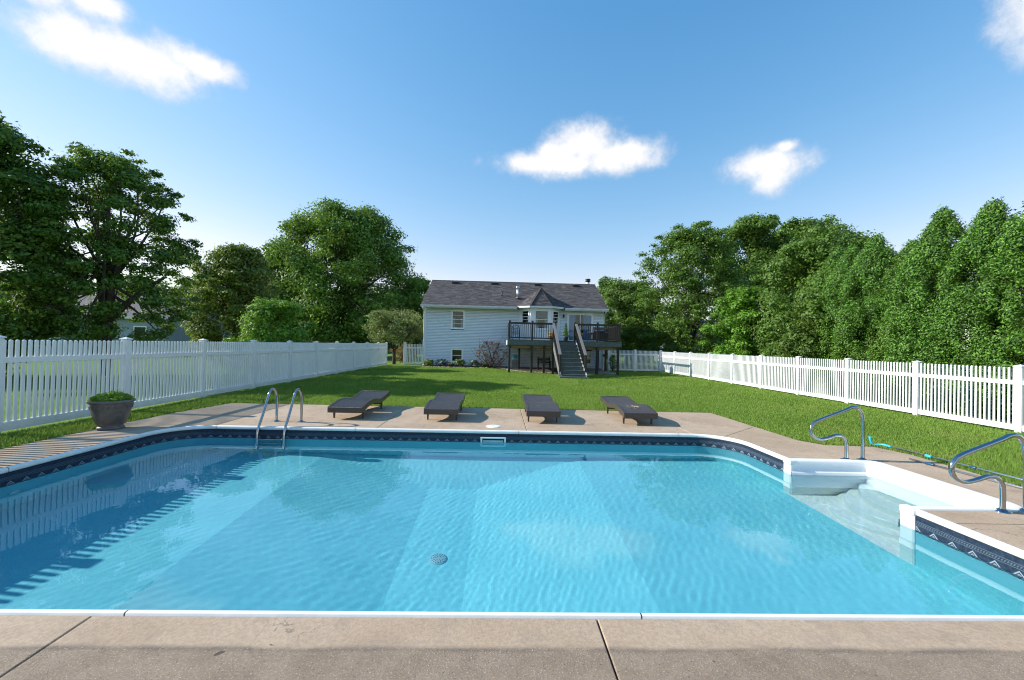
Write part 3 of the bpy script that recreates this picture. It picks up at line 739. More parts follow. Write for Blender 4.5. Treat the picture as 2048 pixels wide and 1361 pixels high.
def lounger(x0, y0, rot, lab, head=0.):
    root = thing('sun_lounger', lab, 'sun lounger', (x0+.35, y0, 0), 'wicker sun loungers beside the pool')
    wd, th = .70, .112
    P2 = [(p[0], p[1]+head*max(0, p[0]-1.3)/.67) for p in PROF]
    ys = np.array([p[0] for p in P2]); zs = np.array([p[1] for p in P2])
    yy = np.linspace(0, 1.97, 46); cf = np.interp(yy, ys, zs)
    for _ in range(3): cf[1:-1] = (cf[:-2]+2*cf[1:-1]+cf[2:])/4
    X, Y0 = wloc(root).x-wd/2, y0
    # side frames: curved boards
    for xa, xb in ((X, X+.045), (X+wd-.045, X+wd)):
        v, f = [], []; n = len(yy)
        for xx in (xa, xb):
            for k in range(n): v.append((xx, Y0+yy[k], cf[k]+.006)); 
            for k in range(n): v.append((xx, Y0+yy[k], cf[k]-th+.02*math.sin(math.pi*k/(n-1))))
        for k in range(n-1):
            f += [(k, k+1, n+k+1, n+k), (2*n+k, 3*n+k, 3*n+k+1, 2*n+k+1), (k, 2*n+k, 2*n+k+1, k+1), (n+k, n+k+1, 3*n+k+1, 3*n+k)]
        f += [(0, n, 3*n, 2*n), (n-1, 3*n-1, 4*n-1, 2*n-1)]
        MB().add(v, f).build('side_frame', M['wicker'], root)
    # woven bed: lengthwise ribs, in two leaves meeting at the hinge
    nx = 89; xs = np.linspace(X+.043, X+wd-.043, nx)
    for a, b, nm in ((0, 24, 'seat'), (25, 46, 'backrest')):
        v, f = [], []; n = b-a
        for k in range(a, b):
            for i, xx in enumerate(xs): v.append((xx, Y0+yy[k], cf[k]-.002+.0035*math.cos(i*math.pi/2*1.0)-.006*math.sin(math.pi*i/(nx-1))))
        for k in range(n-1):
            for i in range(nx-1): f.append((k*nx+i, k*nx+i+1, (k+1)*nx+i+1, (k+1)*nx+i))
        k0 = len(v)
        MB().add(v, f, True).build(nm, M['wicker'], root)
        MB().box((X+.043, Y0+yy[a], min(cf[a:b])-.03), (X+wd-.043, Y0+yy[b-1], min(cf[a:b])-.02)).build(nm+'_support', M['wicker'], root)
    MB().box((X, Y0-.018, cf[0]-th), (X+wd, Y0, cf[0]+.004), .006).build('front_panel', M['wicker'], root)
    MB().box((X, Y0+1.97, cf[-1]-th*.9), (X+wd, Y0+1.99, cf[-1]+.004), .006).build('head_panel', M['wicker'], root)
    for yl in (.20, 1.47):
        z = float(np.interp(yl, yy, cf))-th+.01
        MB().box((X+.05, Y0+yl-.02, z-.075), (X+wd-.05, Y0+yl+.02, z+.01), .004).build('leg_rail', M['wicker'], root)
        for xl in (X+.055, X+wd-.055):
            mb = MB(); mb.add([(xl+sx*.022, Y0+yl+sy*.022, z+.01) for sx, sy in ((-1,-1),(1,-1),(1,1),(-1,1))] + [(xl+sx*.014, Y0+yl+sy*.014, .002) for sx, sy in ((-1,-1),(1,-1),(1,1),(-1,1))],
                              [(0,1,2,3),(7,6,5,4),(0,4,5,1),(1,5,6,2),(2,6,7,3),(3,7,4,0)])
            mb.build('leg', M['wicker'], root)
    root.rotation_euler = (0, 0, R(rot))
    return root
lounger(-3.47, 8.62, -1.0, 'dark wicker sun lounger nearest the pool ladder', .012)
lounger(-1.53, 8.62, .8, 'dark wicker sun lounger second from the pool ladder')
lounger(.565, 8.60, -.5, 'dark wicker sun lounger third from the pool ladder, right of the round white cover')
lounger(2.57, 8.58, .5, 'dark wicker sun lounger farthest from the pool ladder with dried leaves on it')
lf = thing('dried_leaves', 'scatter of dried leaves on the seat of the last lounger', 'leaves', (2.9, 8.95, .31)); lf['kind'] = 'stuff'
mb = MB()
for k in range(46):
    c = Vector((2.9+random.gauss(0, .085), 9.0+random.gauss(0, .05), 0)); c.z = float(np.interp(c.y-8.58, [p[0] for p in PROF], [p[1] for p in PROF]))+.012; a = Vector((random.uniform(-1, 1), random.uniform(-1, 1), random.uniform(-.2, .4))).normalized()*.016; b = a.orthogonal().normalized()*.007
    mb.add([c-a, c-b, c+a, c+b], [(0, 1, 2, 3)])
mb.build('leaves', M['dirt'], lf)

# ================================================================== PLANTER BOWL
def glaze(name):
    m, t, b = mk(name); g = NT(t); p = g.pos()
    c = g.mix(g.ramp(g.noise(p, 5, 6, .65), .35, .68), (.085, .078, .078), (.165, .14, .125)); c = g.mix(g.m('MULTIPLY', g.ramp(g.noise(p, 11, 5), .55, .75), .6), c, (.22, .17, .13))
    t.links.new(c, b.inputs['Base Color']); b.inputs['Roughness'].default_value = .42; t.links.new(g.bump(g.noise(p, 40, 4), .12, .01), b.inputs['Normal']); return m
M['glaze'] = glaze('weathered_glaze')
pot = thing('planter_bowl', 'large brown glazed bowl planter with wide rim standing at the deck edge', 'planter', (-6.66, 7.42, 0))
PC = (-6.66, 7.42, 0)
MB().lathe([(0.000, .0), (0.176, .0), (0.184, .012), (0.184, .03), (0.169, .045), (0.162, .055), (0.189, .10), (0.220, .17), (0.243, .25), (0.258, .32), (0.264, .335), (0.264, .345), (0.268, .35), (0.277, .42), (0.282, .445), (0.284, .45)], PC, 56).build('bowl', M['glaze'], pot)
MB().lathe([(0.259, .43), (0.282, .445), (0.306, .458), (0.311, .472), (0.311, .488), (0.305, .498), (0.288, .50), (0.270, .492), (0.266, .46), (0.259, .44)], PC, 56).build('rim', M['glaze'], pot)
mb = MB()
for k in range(26):     # raised leaf frieze under the rim
    t = 2*math.pi*k/26; 
    for j in range(5):
        tt = t+.05*math.sin(j*1.9+k); z = .36+.014*j; r_ = .271+.0018*j
        c = Vector((PC[0]+r_*math.cos(tt+(j-2)*.022), PC[1]+r_*math.sin(tt+(j-2)*.022), z)); n_ = Vector((math.cos(tt), math.sin(tt), 0)); s_ = Vector((-n_.y, n_.x, 0))
        a = (s_*math.cos(j*1.3+k)+Vector((0, 0, 1))*math.sin(j*1.3+k))*.02; b = n_.cross(a).normalized()*.011
        mb.add([c-a, c+b, c+a, c-b, c+n_*.010], [(0, 1, 4), (1, 2, 4), (2, 3, 4), (3, 0, 4)])
mb.build('frieze', M['glaze'], pot)
MB().lathe([(0, .47), (.268, .462)], PC, 32).build('soil', M['dark_gap'], pot)
# ================================================================== HOUSE
WY = 29.3                                            # facade plane
M['siding'] = plain('pale_blue_grey_siding', (.70, .755, .81), .55, .05, 1.5, bump=.06, bscale=25, stretch=(1, 1, 6))
M['trim'] = plain('white_trim_paint', (.82, .83, .84), .45, .04, 3)
M['fascia'] = plain('white_gutter', (.66, .69, .72), .4, .05, 3)
M['soffit'] = plain('soffit', (.50, .50, .46), .7, .05, 3)
M['interior'] = plain('dark_interior', (.02, .02, .024), .9, .4, 2)
M['curtain_blue'] = plain('blue_curtain', (.22, .48, .85), .8, .25, 14, stretch=(6, 1, .3))
M['curtain_pale'] = plain('pale_curtain', (.62, .70, .78), .8, .2, 14, stretch=(6, 1, .3))
M['shade'] = plain('grey_roman_shade', (.27, .28, .29), .8, .1, 8)
M['foundation'] = plain('concrete_foundation', (.36, .35, .33), .9, .1, 6, bump=.2, bscale=40)
def glass_mat():
    m, t, b = mk('window_glass'); g = NT(t); t.nodes.remove(b)
    gl = g.n('ShaderNodeBsdfGlossy'); gl.inputs['Roughness'].default_value = .02; gl.inputs['Color'].default_value = (.9, .95, 1, 1)
    tr = g.n('ShaderNodeBsdfTransparent'); tr.inputs['Color'].default_value = (.86, .90, .92, 1)
    fr = g.n('ShaderNodeFresnel'); fr.inputs['IOR'].default_value = 1.5
    mx_ = g.n('ShaderNodeMixShader'); t.links.new(fr.outputs[0], mx_.inputs[0]); t.links.new(tr.outputs[0], mx_.inputs[1]); t.links.new(gl.outputs[0], mx_.inputs[2])
    t.links.new(mx_.outputs[0], t.nodes['Material Output'].inputs['Surface']); return m
M['glass'] = glass_mat()
def shingle_mat():
    m, t, b = mk('asphalt_shingles'); g = NT(t); p = g.pos(); v = g.attr('var')
    c = g.mix(v, (.030, .028, .031), (.115, .105, .11)); c = g.mix(g.m('MULTIPLY', g.ramp(g.noise(p, 60, 4, .8), .4, .65), .5), c, (.17, .155, .155))
    c = g.mix(g.m('MULTIPLY', g.ramp(g.noise(p, .7, 4), .45, .75), .4), c, (.07, .065, .07))
    t.links.new(c, b.inputs['Base Color']); b.inputs['Roughness'].default_value = .92; b.inputs['Specular IOR Level'].default_value = .2
    t.links.new(g.bump(g.noise(p, 90, 3), .5, .01), b.inputs['Normal']); return m
M['shingle'] = shingle_mat()
M['slope_under'] = plain('roof_underlay', (.06, .055, .06), .95, .1, 5)

house = thing('house', 'pale blue sided house with dark shingle roof and bay window', 'house', (.9, WY, 0))
HX0, HX1, HZ = -5.30, 7.17, 4.12
OPEN = [(-3.47, -2.53, 2.62, 3.94), (-3.44, -2.58, .30, 1.26), (5.74, 6.42, .33, 1.30), (4.62, 6.46, 1.90, 3.94), (1.30, 4.13, 1.80, 4.2)]
# core of the house, gables, foundation
core = MB(); core.box((HX0+.06, WY+.35, 0), (HX1-.06, 37.2, HZ+.05)); core.build('core', M['interior'], house)
for x, s in ((HX0, 1), (HX1, -1)):
    mb = MB(); mb.prism([(WY, .1), (37.25, .1), (37.25, HZ), (33.25, 6.42), (WY, HZ)], x, x+s*.06, 'x'); mb.build('gable_wall', M['siding'], house)
MB().box((HX0+.01, WY+.02, -.05), (HX1-.01, WY+.3, .12)).build('foundation', M['foundation'], house)
# clapboards, course by course, cut at the openings
wall = MB().box((HX0+.02, WY+.03, .1), (HX0+.05, WY+.05, .12)).build('facade', M['siding'], house)
EXPO = .1065; z = .10
while z < HZ:
    z1 = min(z+EXPO-.018, HZ); zm = (z+z1)/2
    segs = [(HX0+.05, HX1-.05)]
    for a, b, c, d in OPEN:
        if c-.03 < zm < d+.03:
            ns = []
            for p, q in segs:
                if b <= p or a >= q: ns.append((p, q)); continue
                if a > p: ns.append((p, a))
                if b < q: ns.append((b, q))
            segs = ns
    for p, q in segs:
        mb = MB(); w1, w0 = .036, .004
        mb.add([(p, WY-w1, z), (q, WY-w1, z), (q, WY+.03, z), (p, WY+.03, z), (p, WY-w0, z1+.006), (q, WY-w0, z1+.006), (q, WY+.03, z1+.006), (p, WY+.03, z1+.006)],
               [(0, 1, 5, 4), (0, 3, 2, 1), (1, 2, 6, 5), (3, 0, 4, 7), (4, 5, 6, 7), (2, 3, 7, 6)])
        mb.build('siding_board', M['siding'], wall)
    z += EXPO
for x0, x1 in ((HX0-.012, HX0+.07), (HX1-.07, HX1+.012)): MB().box((x0, WY-.035, .02), (x1, WY+.06, HZ), .006).build('corner_board', M['trim'], house)
MB().box((HX0, WY-.045, HZ-.10), (1.25, WY+.02, HZ)).build('frieze_board', M['soffit'], house)
MB().box((4.2, WY-.045, HZ-.10), (HX1, WY+.02, HZ)).build('frieze_board', M['soffit'], house)

def window(parent, ax, a, b, z0, z1, sash, base, dirx, tr=.075, shade=None, curtain=None, sill=True, name='window'):
    """double-hung window in a vertical plane: base point + u along dirx; a..b and z0..z1 are the outside of the trim"""
    o = Vector(base); u = Vector(dirx).normalized(); n = Vector((u.y, -u.x, 0))       # n points outwards
    def bx(mb, u0, u1, n0, n1, za, zb):
        v = []
        for zz in (za, zb):
            for uu, nn in ((u0, n0), (u1, n0), (u1, n1), (u0, n1)):
                p = o + u*uu + n*nn; v.append((p.x, p.y, zz))
        mb.add(v, [(3, 2, 1, 0), (4, 5, 6, 7), (0, 1, 5, 4), (1, 2, 6, 5), (2, 3, 7, 6), (3, 0, 4, 7)])
    fm = MB(); bx(fm, a, a+tr, -.06, .045, z0, z1); bx(fm, b-tr, b, -.06, .045, z0, z1); bx(fm, a+tr, b-tr, -.06, .045, z1-tr, z1); bx(fm, a+tr, b-tr, -.06, .045, z0, z0+tr*.8)
    w = fm.build(name, M['trim'], parent)
    if ax == 'b': w = parent                        # the bay is itself a part of the house: its panes stay one level below it
    zm = (z0+z1)/2; s = .035
    for za, zb, nn in ((z0+tr*.8, zm+.015, .0), (zm-.015, z1-tr, .022)):
        sm = MB(); bx(sm, a+tr, a+tr+s, nn-.02, nn+.008, za, zb); bx(sm, b-tr-s, b-tr, nn-.02, nn+.008, za, zb); bx(sm, a+tr+s, b-tr-s, nn-.02, nn+.008, za, za+s); bx(sm, a+tr+s, b-tr-s, nn-.02, nn+.008, zb-s, zb)
        for k in range(1, sash):
            zz = za+(zb-za)*k/sash; bx(sm, a+tr+s, b-tr-s, nn-.012, nn+.004, zz-.011, zz+.011)
        sm.build('sash', M['trim'], w)
        pm = MB(); bx(pm, a+tr+s, b-tr-s, nn-.008, nn-.005, za+s, zb-s); pm.build('pane', M['glass'], w)
    if sill: sm = MB(); bx(sm, a-.03, b+.03, -.02, .075, z0-.03, z0); sm.build('sill', M['trim'], w)
    if shade: hm = MB(); bx(hm, a+tr, b-tr, -.075, -.06, z1-tr-shade, z1-tr); hm.build('shade', M['shade'], w)
    if curtain:
        for side in (0, 1):
            cm = MB(); wd = (b-a-2*tr)*.24
            for k in range(5):
                ua = a+tr+.01+wd*k/5 if side == 0 else b-tr-.01-wd*(k+1)/5
                bx(cm, ua, ua+wd/5*.8, -.10-.02*(k % 2), -.085-.02*(k % 2), z0+tr, zm+.1)
            cm.build('curtain', M[curtain], w)
    bk = MB(); bx(bk, a+.02, b-.02, -.33, -.32, z0, z1); bk.build('dark_backing', M['interior'], w)  # near-black sheet: the shade of the unlit room as colour
    return w
MB().box((HX0+.08, WY+.028, .1), (HX0+.081, WY+.03, .2)).build('sheathing', M['siding'], house)
window(house, 'x', -3.47, -2.53, 2.62, 3.94, 2, (0, WY, 0), (1, 0, 0), curtain='curtain_blue')
window(house, 'x', -3.44, -2.58, .30, 1.26, 1, (0, WY, 0), (1, 0, 0), curtain=None)
window(house, 'x', 5.74, 6.42, .33, 1.30, 1, (0, WY, 0), (1, 0, 0), shade=.30)
# sliding glass door with blue curtains
sd = MB(); x0, x1, z0, z1 = 4.62, 6.46, 1.90, 3.94
for a, b in (((x0, z0), (x0+.09, z1)), ((x1-.09, z0), (x1, z1)), ((x0+.09, z1-.09), (x1-.09, z1)), ((x0+.09, z0), (x1-.09, z0+.05))): sd.box((a[0], WY-.05, a[1]), (b[0], WY+.06, b[1]))
sd = sd.build('sliding_door', M['trim'], house); xm = (x0+x1)/2
for a, b, yy in ((x0+.09, xm+.03, WY+.02), (xm-.03, x1-.09, WY-.012)):
    mb = MB(); s = .055
    mb.box((a, yy-.015, z0+.05), (a+s, yy+.015, z1-.09)); mb.box((b-s, yy-.015, z0+.05), (b, yy+.015, z1-.09)); mb.box((a+s, yy-.015, z0+.05), (b-s, yy+.015, z0+.12)); mb.box((a+s, yy-.015, z1-.15), (b-s, yy+.015, z1-.09))
    mb.build('door_leaf', M['trim'], sd); MB().box((a+s, yy-.003, z0+.12), (b-s, yy+.003, z1-.15)).build('pane', M['glass'], sd)
for a, b in ((x0+.10, x0+.60), (x1-.68, x1-.10)):
    v, f = [], []; n = 28
    for k in range(n+1):
        xx = a+(b-a)*k/n; yy = WY+.075+.025*math.sin(k*1.5)
        v += [(xx, yy, z0+.08), (xx, yy, z1-.12)]
    f = [(2*k, 2*k+2, 2*k+3, 2*k+1) for k in range(n)]; MB().add(v, f, True).build('curtain', M['curtain_blue'], sd)
MB().box((x0, WY+.31, z0), (x1, WY+.32, z1)).build('dark_backing', M['interior'], sd)  # near-black sheet again, for the room's shade behind the door
lamp = thing('wall_lantern', 'black lantern on the house wall between bay window and sliding door', 'wall lamp', (4.36, WY-.03, 3.62))
mb = MB(); mb.box((4.33, WY-.05, 3.58), (4.39, WY-.024, 3.78), .005); mb.tube([(4.36, WY-.05, 3.74), (4.36, WY-.12, 3.80), (4.36, WY-.17, 3.78)], .010, 8); M['black_metal'] = plain('black_metal', (.015, .014, .014), .4, .2, 20); mb.build('bracket', M['black_metal'], lamp)
MB().lathe([(0, .06), (.015, .06), (.085, -.01), (.09, -.02), (.06, -.025), (.05, -.13), (.06, -.14), (.0, -.15)], (4.36, WY-.17, 3.74), 8).build('shade', M['black_metal'], lamp)

# bay window
BP = [(1.30, WY), (2.02, 28.48), (3.40, 28.48), (4.13, WY)]
bay = MB().prism([(x, y+.10) for x, y in BP] + [(4.1, WY+.3), (1.33, WY+.3)], 1.78, 1.92).build('bay_window', M['siding'], house)
faces = list(zip(BP[:-1], BP[1:]))
for i, (p, q) in enumerate(faces):
    u = Vector((q[0]-p[0], q[1]-p[1], 0)); ln = u.length; u.normalize(); n = Vector((u.y, -u.x, 0)); base = Vector((p[0], p[1], 0))
    wa, wb = ((.20, ln-.16), (.24, ln-.16), (.14, ln-.22))[i]; zl, zh = (3.10, 4.02) if i != 1 else (2.70, 4.02)
    def bx(mb, u0, u1, n0, n1, za, zb):
        v = []
        for zz in (za, zb):
            for uu, nn in ((u0, n0), (u1, n0), (u1, n1), (u0, n1)): pp = base+u*uu+n*nn; v.append((pp.x, pp.y, zz))
        mb.add(v, [(3, 2, 1, 0), (4, 5, 6, 7), (0, 1, 5, 4), (1, 2, 6, 5), (2, 3, 7, 6), (3, 0, 4, 7)])
    mb = MB(); bx(mb, 0.004, wa, -.05, 0, 1.8, 4.16); bx(mb, wb, ln-.004, -.05, 0, 1.8, 4.16); bx(mb, wa, wb, -.05, 0, zh, 4.16); mb.build('bay_panel', M['trim'], bay)
    k = 0; zz = 1.82
    while zz < zl-.02:
        z2 = min(zz+.107, zl); m2 = MB(); bx(m2, wa-(.0 if i != 1 else .0), wb, -.03, .014, zz, z2-.004); m2.build('siding_board', M['trim'], bay); zz += .107
    m3 = MB(); bx(m3, -.03, .03, -.02, .02, 1.8, 4.16); m3.build('corner_trim', M['trim'], bay)
    window(bay, 'b', wa, wb, zl, zh, 1 if i == 1 else 2, (p[0], p[1], 0), (u.x, u.y, 0), tr=.05, shade=(.52 if i == 1 else None), curtain=('curtain_pale' if i == 1 else None), sill=(i == 1))
MB().prism([(x, y+.30) for x, y in BP], 1.95, 4.1).build('dark_bay_fill', M['interior'], bay)  # near-black block gives the bay its indoor shade

# roof: shingle courses on each slope
def slope(parent, quadf, rows, cols, name, tab=.30, lift=.012):
    """quadf(u,v) -> point on the slope, u across 0..1, v from the eave 0 to the ridge 1"""
    V, Q, A = [], [], []
    for j in range(rows):
        u = -random.random()*.5/cols
        while u < 1:
            w = random.choice((.7, 1, 1, 1.4))/cols; a, b = max(u, 0), min(u+w*.97, 1); u += w
            if b-a < .002: continue
            v0, v1 = j/rows, min(1, (j+1.15)/rows); k = len(V); up = lift*random.choice((.6, 1, 1.5))
            p0, p1, p2, p3 = quadf(a, v0), quadf(b, v0), quadf(b, v1), quadf(a, v1); nn = (p1-p0).cross(p3-p0).normalized()
            if nn.z < 0: nn = -nn
            V += [p0+nn*up, p1+nn*up, p2+nn*.002, p3+nn*.002, p0-nn*.006, p1-nn*.006]; Q += [(k, k+1, k+2, k+3), (k+4, k+5, k+1, k)]
            r_ = random.random(); A += [r_]*6
    ow = wloc(parent); V = np.array([tuple(v-ow) for v in V])
    o = link(name, np_mesh(name, V, quads=np.array(Q), mat=M['shingle'], attrs={'var': A}), parent); o['kind'] = 'stuff'; return o
EY, EZ, RY, RZ, RX0, RX1 = 28.72, 4.20, 33.25, 6.56, -5.50, 7.40
roof = MB()
roof.add([(RX0+.02, EY+.02, EZ-.02), (RX1-.02, EY+.02, EZ-.02), (RX1-.02, RY, RZ-.02), (RX0+.02, RY, RZ-.02), (RX1-.02, 2*RY-EY, EZ-.02), (RX0+.02, 2*RY-EY, EZ-.02)], [(0, 1, 2, 3), (3, 2, 4, 5)])
roof = roof.build('roof', M['slope_under'], house)
slope(roof, lambda u, v: Vector((RX0+(RX1-RX0)*u, EY+(RY-EY)*v, EZ+(RZ-EZ)*v)), 36, 43, 'shingles')
MB().add([(RX0, EY+9.06, EZ), (RX1, EY+9.06, EZ), (RX1, RY, RZ), (RX0, RY, RZ)], [(0, 1, 2, 3)]).build('rear_slope', M['shingle'], roof)
for k in range(42):
    xa = RX0+(RX1-RX0)*k/42; MB().add([(xa, RY-.13, RZ-.045), (xa+.33, RY-.13, RZ-.05), (xa+.33, RY, RZ+.022), (xa, RY, RZ+.03), (xa, RY+.13, RZ-.045), (xa+.33, RY+.13, RZ-.05)], [(0, 1, 2, 3), (3, 2, 5, 4)]).build('ridge_cap', M['shingle'], roof)
for x in (RX0, RX1-.03):
    for sy in (1, -1):
        ya = EY if sy == 1 else 2*RY-EY
        MB().add([(x, ya, EZ-.16), (x+.03, ya, EZ-.16), (x+.03, ya, EZ-.01), (x, ya, EZ-.01), (x, RY, RZ-.17), (x+.03, RY, RZ-.17), (x+.03, RY, RZ-.01), (x, RY, RZ-.01)], [(0, 1, 2, 3), (7, 6, 5, 4), (0, 4, 5, 1), (1, 5, 6, 2), (2, 6, 7, 3), (3, 7, 4, 0)]).build('rake_board', M['trim'], roof)
for a, b in ((RX0, 1.06), (4.38, RX1)):
    mb = MB(); mb.prism([(EY-.10, EZ+.005), (EY-.10, EZ-.05), (EY-.06, EZ-.13), (EY-.004, EZ-.13), (EY-.004, EZ+.005), (EY-.015, EZ+.005), (EY-.015, EZ-.11), (EY-.055, EZ-.11), (EY-.09, EZ-.04), (EY-.09, EZ+.005)], a, b, 'x'); mb.build('gutter', M['fascia'], roof)
    MB().box((a, EY, EZ-.17), (b, EY+.02, EZ-.03)).build('fascia_board', M['fascia'], roof)
    MB().box((max(a, RX0), EY+.02, EZ-.15), (b, WY-.03, EZ-.135)).build('soffit', M['soffit'], roof)
for x in (HX0-.03, HX1+.03):
    MB().tube(smooth_path([(x, EY-.06, EZ-.12), (x, EY-.04, EZ-.22), (x, WY-.10, EZ-.40), (x, WY-.075, EZ-.55), (x, WY-.075, 2.0), (x, WY-.075, .22), (x-.0, WY-.16, .10)], 4), .038, 8).build('downspout', M['fascia'], house)
# bay roof
A_, B_ = Vector((2.72, 29.22, 5.62)), Vector((2.72, 31.75, 5.74)); E0, E1, E2, E3 = Vector((1.02, 28.92, 4.27)), Vector((1.92, 28.20, 4.27)), Vector((3.50, 28.20, 4.27)), Vector((4.42, 28.92, 4.27))
br = MB(); br.add([p-Vector((0, 0, .02)) for p in (E0, E1, E2, E3, A_, B_)], [(0, 1, 4), (1, 2, 4), (2, 3, 4), (0, 4, 5), (3, 5, 4)]); br = br.build('bay_roof', M['slope_under'], house)
def tri(p, q, a):
    return lambda u, v: (p+(q-p)*u)*(1-v)+a*v
for p, q, c in ((E0, E1, 4), (E1, E2, 5), (E2, E3, 4)): slope(br, tri(p, q, A_), 13, c, 'shingles')
G0, G1 = Vector((1.02, 31.0, 5.30)), Vector((4.42, 31.0, 5.30))
slope(br, lambda u, v: (E0+(Vector((1.9, 31.4, 5.0))-E0)*u)*(1-v)+(A_+(B_-A_)*u)*v, 13, 8, 'shingles'); slope(br, lambda u, v: (Vector((3.54, 31.4, 5.0))+(E3-Vector((3.54, 31.4, 5.0)))*u)*(1-v)+(B_+(A_-B_)*u)*v, 13, 8, 'shingles')
for p in (E1, E2): MB().bar(p+Vector((0, 0, .02)), A_+Vector((0, 0, .02)), .16, .03).build('hip_cap', M['shingle'], br)
for p, q in ((E0, E1), (E1, E2), (E2, E3)):
    MB().bar(p-Vector((0, 0, .07)), q-Vector((0, 0, .07)), .09, .12).build('gutter', M['fascia'], br)
MB().prism([(1.1, 29.0), (1.95, 28.26), (3.47, 28.26), (4.34, 29.0)], 4.13, 4.15).build('soffit', M['trim'], br)
# things on the roof
for i, x in enumerate((-3.62, -.59, 2.78, 5.79)):
    y, z = 32.82, 6.33
    v = MB(); v.add([(x-.23, y-.25, z-.12), (x+.23, y-.25, z-.12), (x+.21, y+.2, z+.12), (x-.21, y+.2, z+.12), (x-.23, y-.28, z+.06), (x+.23, y-.28, z+.06), (x+.20, y+.15, z+.16), (x-.20, y+.15, z+.16)], [(0, 1, 5, 4), (1, 2, 6, 5), (2, 3, 7, 6), (3, 0, 4, 7), (4, 5, 6, 7), (3, 2, 1, 0)])
    v.build('roof_vent', M['black_metal'], roof)
MB().tube([(.01, 30.49, 5.0), (.01, 30.49, 5.46)], .045, 10).build('vent_pipe', M['black_metal'], roof)
fl = MB().tube([(1.14, 30.1, 4.85), (1.14, 30.1, 5.72)], .085, 14).build('flue', M['alu'], roof)
MB().lathe([(.085, 0), (.13, .01), (.13, .12), (.085, .14), (.02, .17), (0, .17)], (1.14, 30.1, 5.66), 16).build('flue_cap', M['alu'], roof)
MB().lathe([(.12, 0), (.14, .02), (.20, .03), (.09, .05)], (1.14, 30.1, 4.93), 16).build('flashing', M['alu'], roof)
ch = MB().tube([(6.88, 33.45, 6.4), (6.88, 33.45, 6.85)], .14, 16).build('chimney_pipe', M['alu'], roof)
MB().lathe([(.14, 0), (.21, .01), (.21, .09), (.15, .10), (.15, .14), (.23, .15), (.16, .22), (0, .24)], (6.88, 33.45, 6.80), 18).build('chimney_cap', M['black_metal'], roof)

# ================================================================== DECK OF THE HOUSE
M['deck_green'] = plain('grey_green_deck_paint', (.085, .11, .105), .6, .18, 5, bump=.1, bscale=40, stretch=(1, 4, 4))
M['rail_brown'] = plain('dark_brown_paint', (.022, .016, .014), .45, .2, 12)
M['post_dark'] = plain('dark_stained_post', (.030, .022, .018), .7, .25, 9)
M['grey_wood'] = plain('weathered_grey_board', (.145, .145, .148), .8, .2, 9, stretch=(6, 1, 1))
M['raw_wood'] = plain('raw_beam_timber', (.20, .125, .06), .8, .25, 7, stretch=(.5, 4, 4))
M['white_board'] = plain('white_painted_board', (.68, .70, .72), .5, .06, 5)
deck = thing('raised_deck', 'raised timber deck with dark railings and grey green stairs', 'deck', (3.7, 24.1, 0))
DX0, DX1, DY, DB, DZ = .42, 6.95, 24.08, WY-.06, 1.88
MB().box((DX0-.04, DY-.02, 1.60), (3.06, DY+.02, DZ-.004), .004).build('fascia', M['deck_green'], deck)
MB().box((4.34, DY-.02, 1.60), (DX1+.04, DY+.02, DZ-.004), .004).build('fascia', M['deck_green'], deck)
MB().box((DX0-.04, DY+.022, 1.60), (DX0, DB, DZ-.004)).build('fascia', M['white_board'], deck)
MB().box((DX1, DY+.022, 1.60), (DX1+.04, DB, DZ-.004)).build('fascia', M['deck_green'], deck)
y = DY-.03; k = 0
while y < DB:
    ya = 28.3 if False else min(y+.138, DB); MB().box((DX0-.05, y, DZ), (DX1+.05, ya, DZ+.03)).build('deck_board', M['deck_green'], deck); y += .146
for x in np.arange(DX0+.2, DX1, .61): MB().box((x-.02, DY+.03, 1.62), (x+.02, DB, DZ-.005)).build('joist', M['raw_wood'], deck)
for yb in (DY+.15, 27.2):
    MB().box((DX0+.05, yb-.04, 1.42), (DX1-.05, yb+.04, 1.60)).build('beam', M['raw_wood'], deck)
for x, y in ((.52, 24.12), (1.80, 24.14), (2.52, 24.2), (3.04, 24.12), (5.58, 24.12), (6.80, 24.12), (1.22, 27.2), (3.9, 27.2), (6.35, 27.2), (6.86, 27.2)):
    MB().box((x-.062, y-.062, -.05), (x+.062, y+.062, 1.60 if y < 25 else 1.42), .008).build('support_post', M['post_dark'], deck)
def railing(a, b, z0, n, posts=True):
    """level railing along a straight line"""
    a, b = Vector(a), Vector(b); up = Vector((0, 0, 1))
    MB().bar(a+up*(z0+.985), b+up*(z0+.985), .11, .035).build('top_rail', M['rail_brown'], deck)
    MB().bar(a+up*(z0+.93), b+up*(z0+.93), .04, .07).build('upper_rail', M['rail_brown'], deck)
    MB().bar(a+up*(z0+.11), b+up*(z0+.11), .04, .07).build('lower_rail', M['rail_brown'], deck)
    for k in range(n):
        p = a+(b-a)*((k+.5)/n); MB().box((p.x-.016, p.y-.016, z0+.14), (p.x+.016, p.y+.016, z0+.90)).build('baluster', M['rail_brown'], deck)
def newel(x, y, z0, h=1.06):
    MB().box((x-.055, y-.055, z0-.25), (x+.055, y+.055, z0+h), .006).build('newel_post', M['rail_brown'], deck)
    MB().lathe([(.085, 0), (.085, .02), (.05, .05), (0, .06)], (x, y, z0+h), 4).build('newel_cap', M['rail_brown'], deck)
ZD = DZ+.03; yr = DY+.05
railing((DX0+.14, yr, 0), (1.75, yr, 0), ZD, 10); railing((1.87, yr, 0), (3.08, yr, 0), ZD, 9); railing((4.32, yr, 0), (5.52, yr, 0), ZD, 9); railing((5.64, yr, 0), (DX1-.14, yr, 0), ZD, 9)
railing((DX0+.08, yr+.06, 0), (DX0+.08, DB-.1, 0), ZD, 36); railing((DX1-.08, yr+.06, 0), (DX1-.08, DB-.1, 0), ZD, 36)
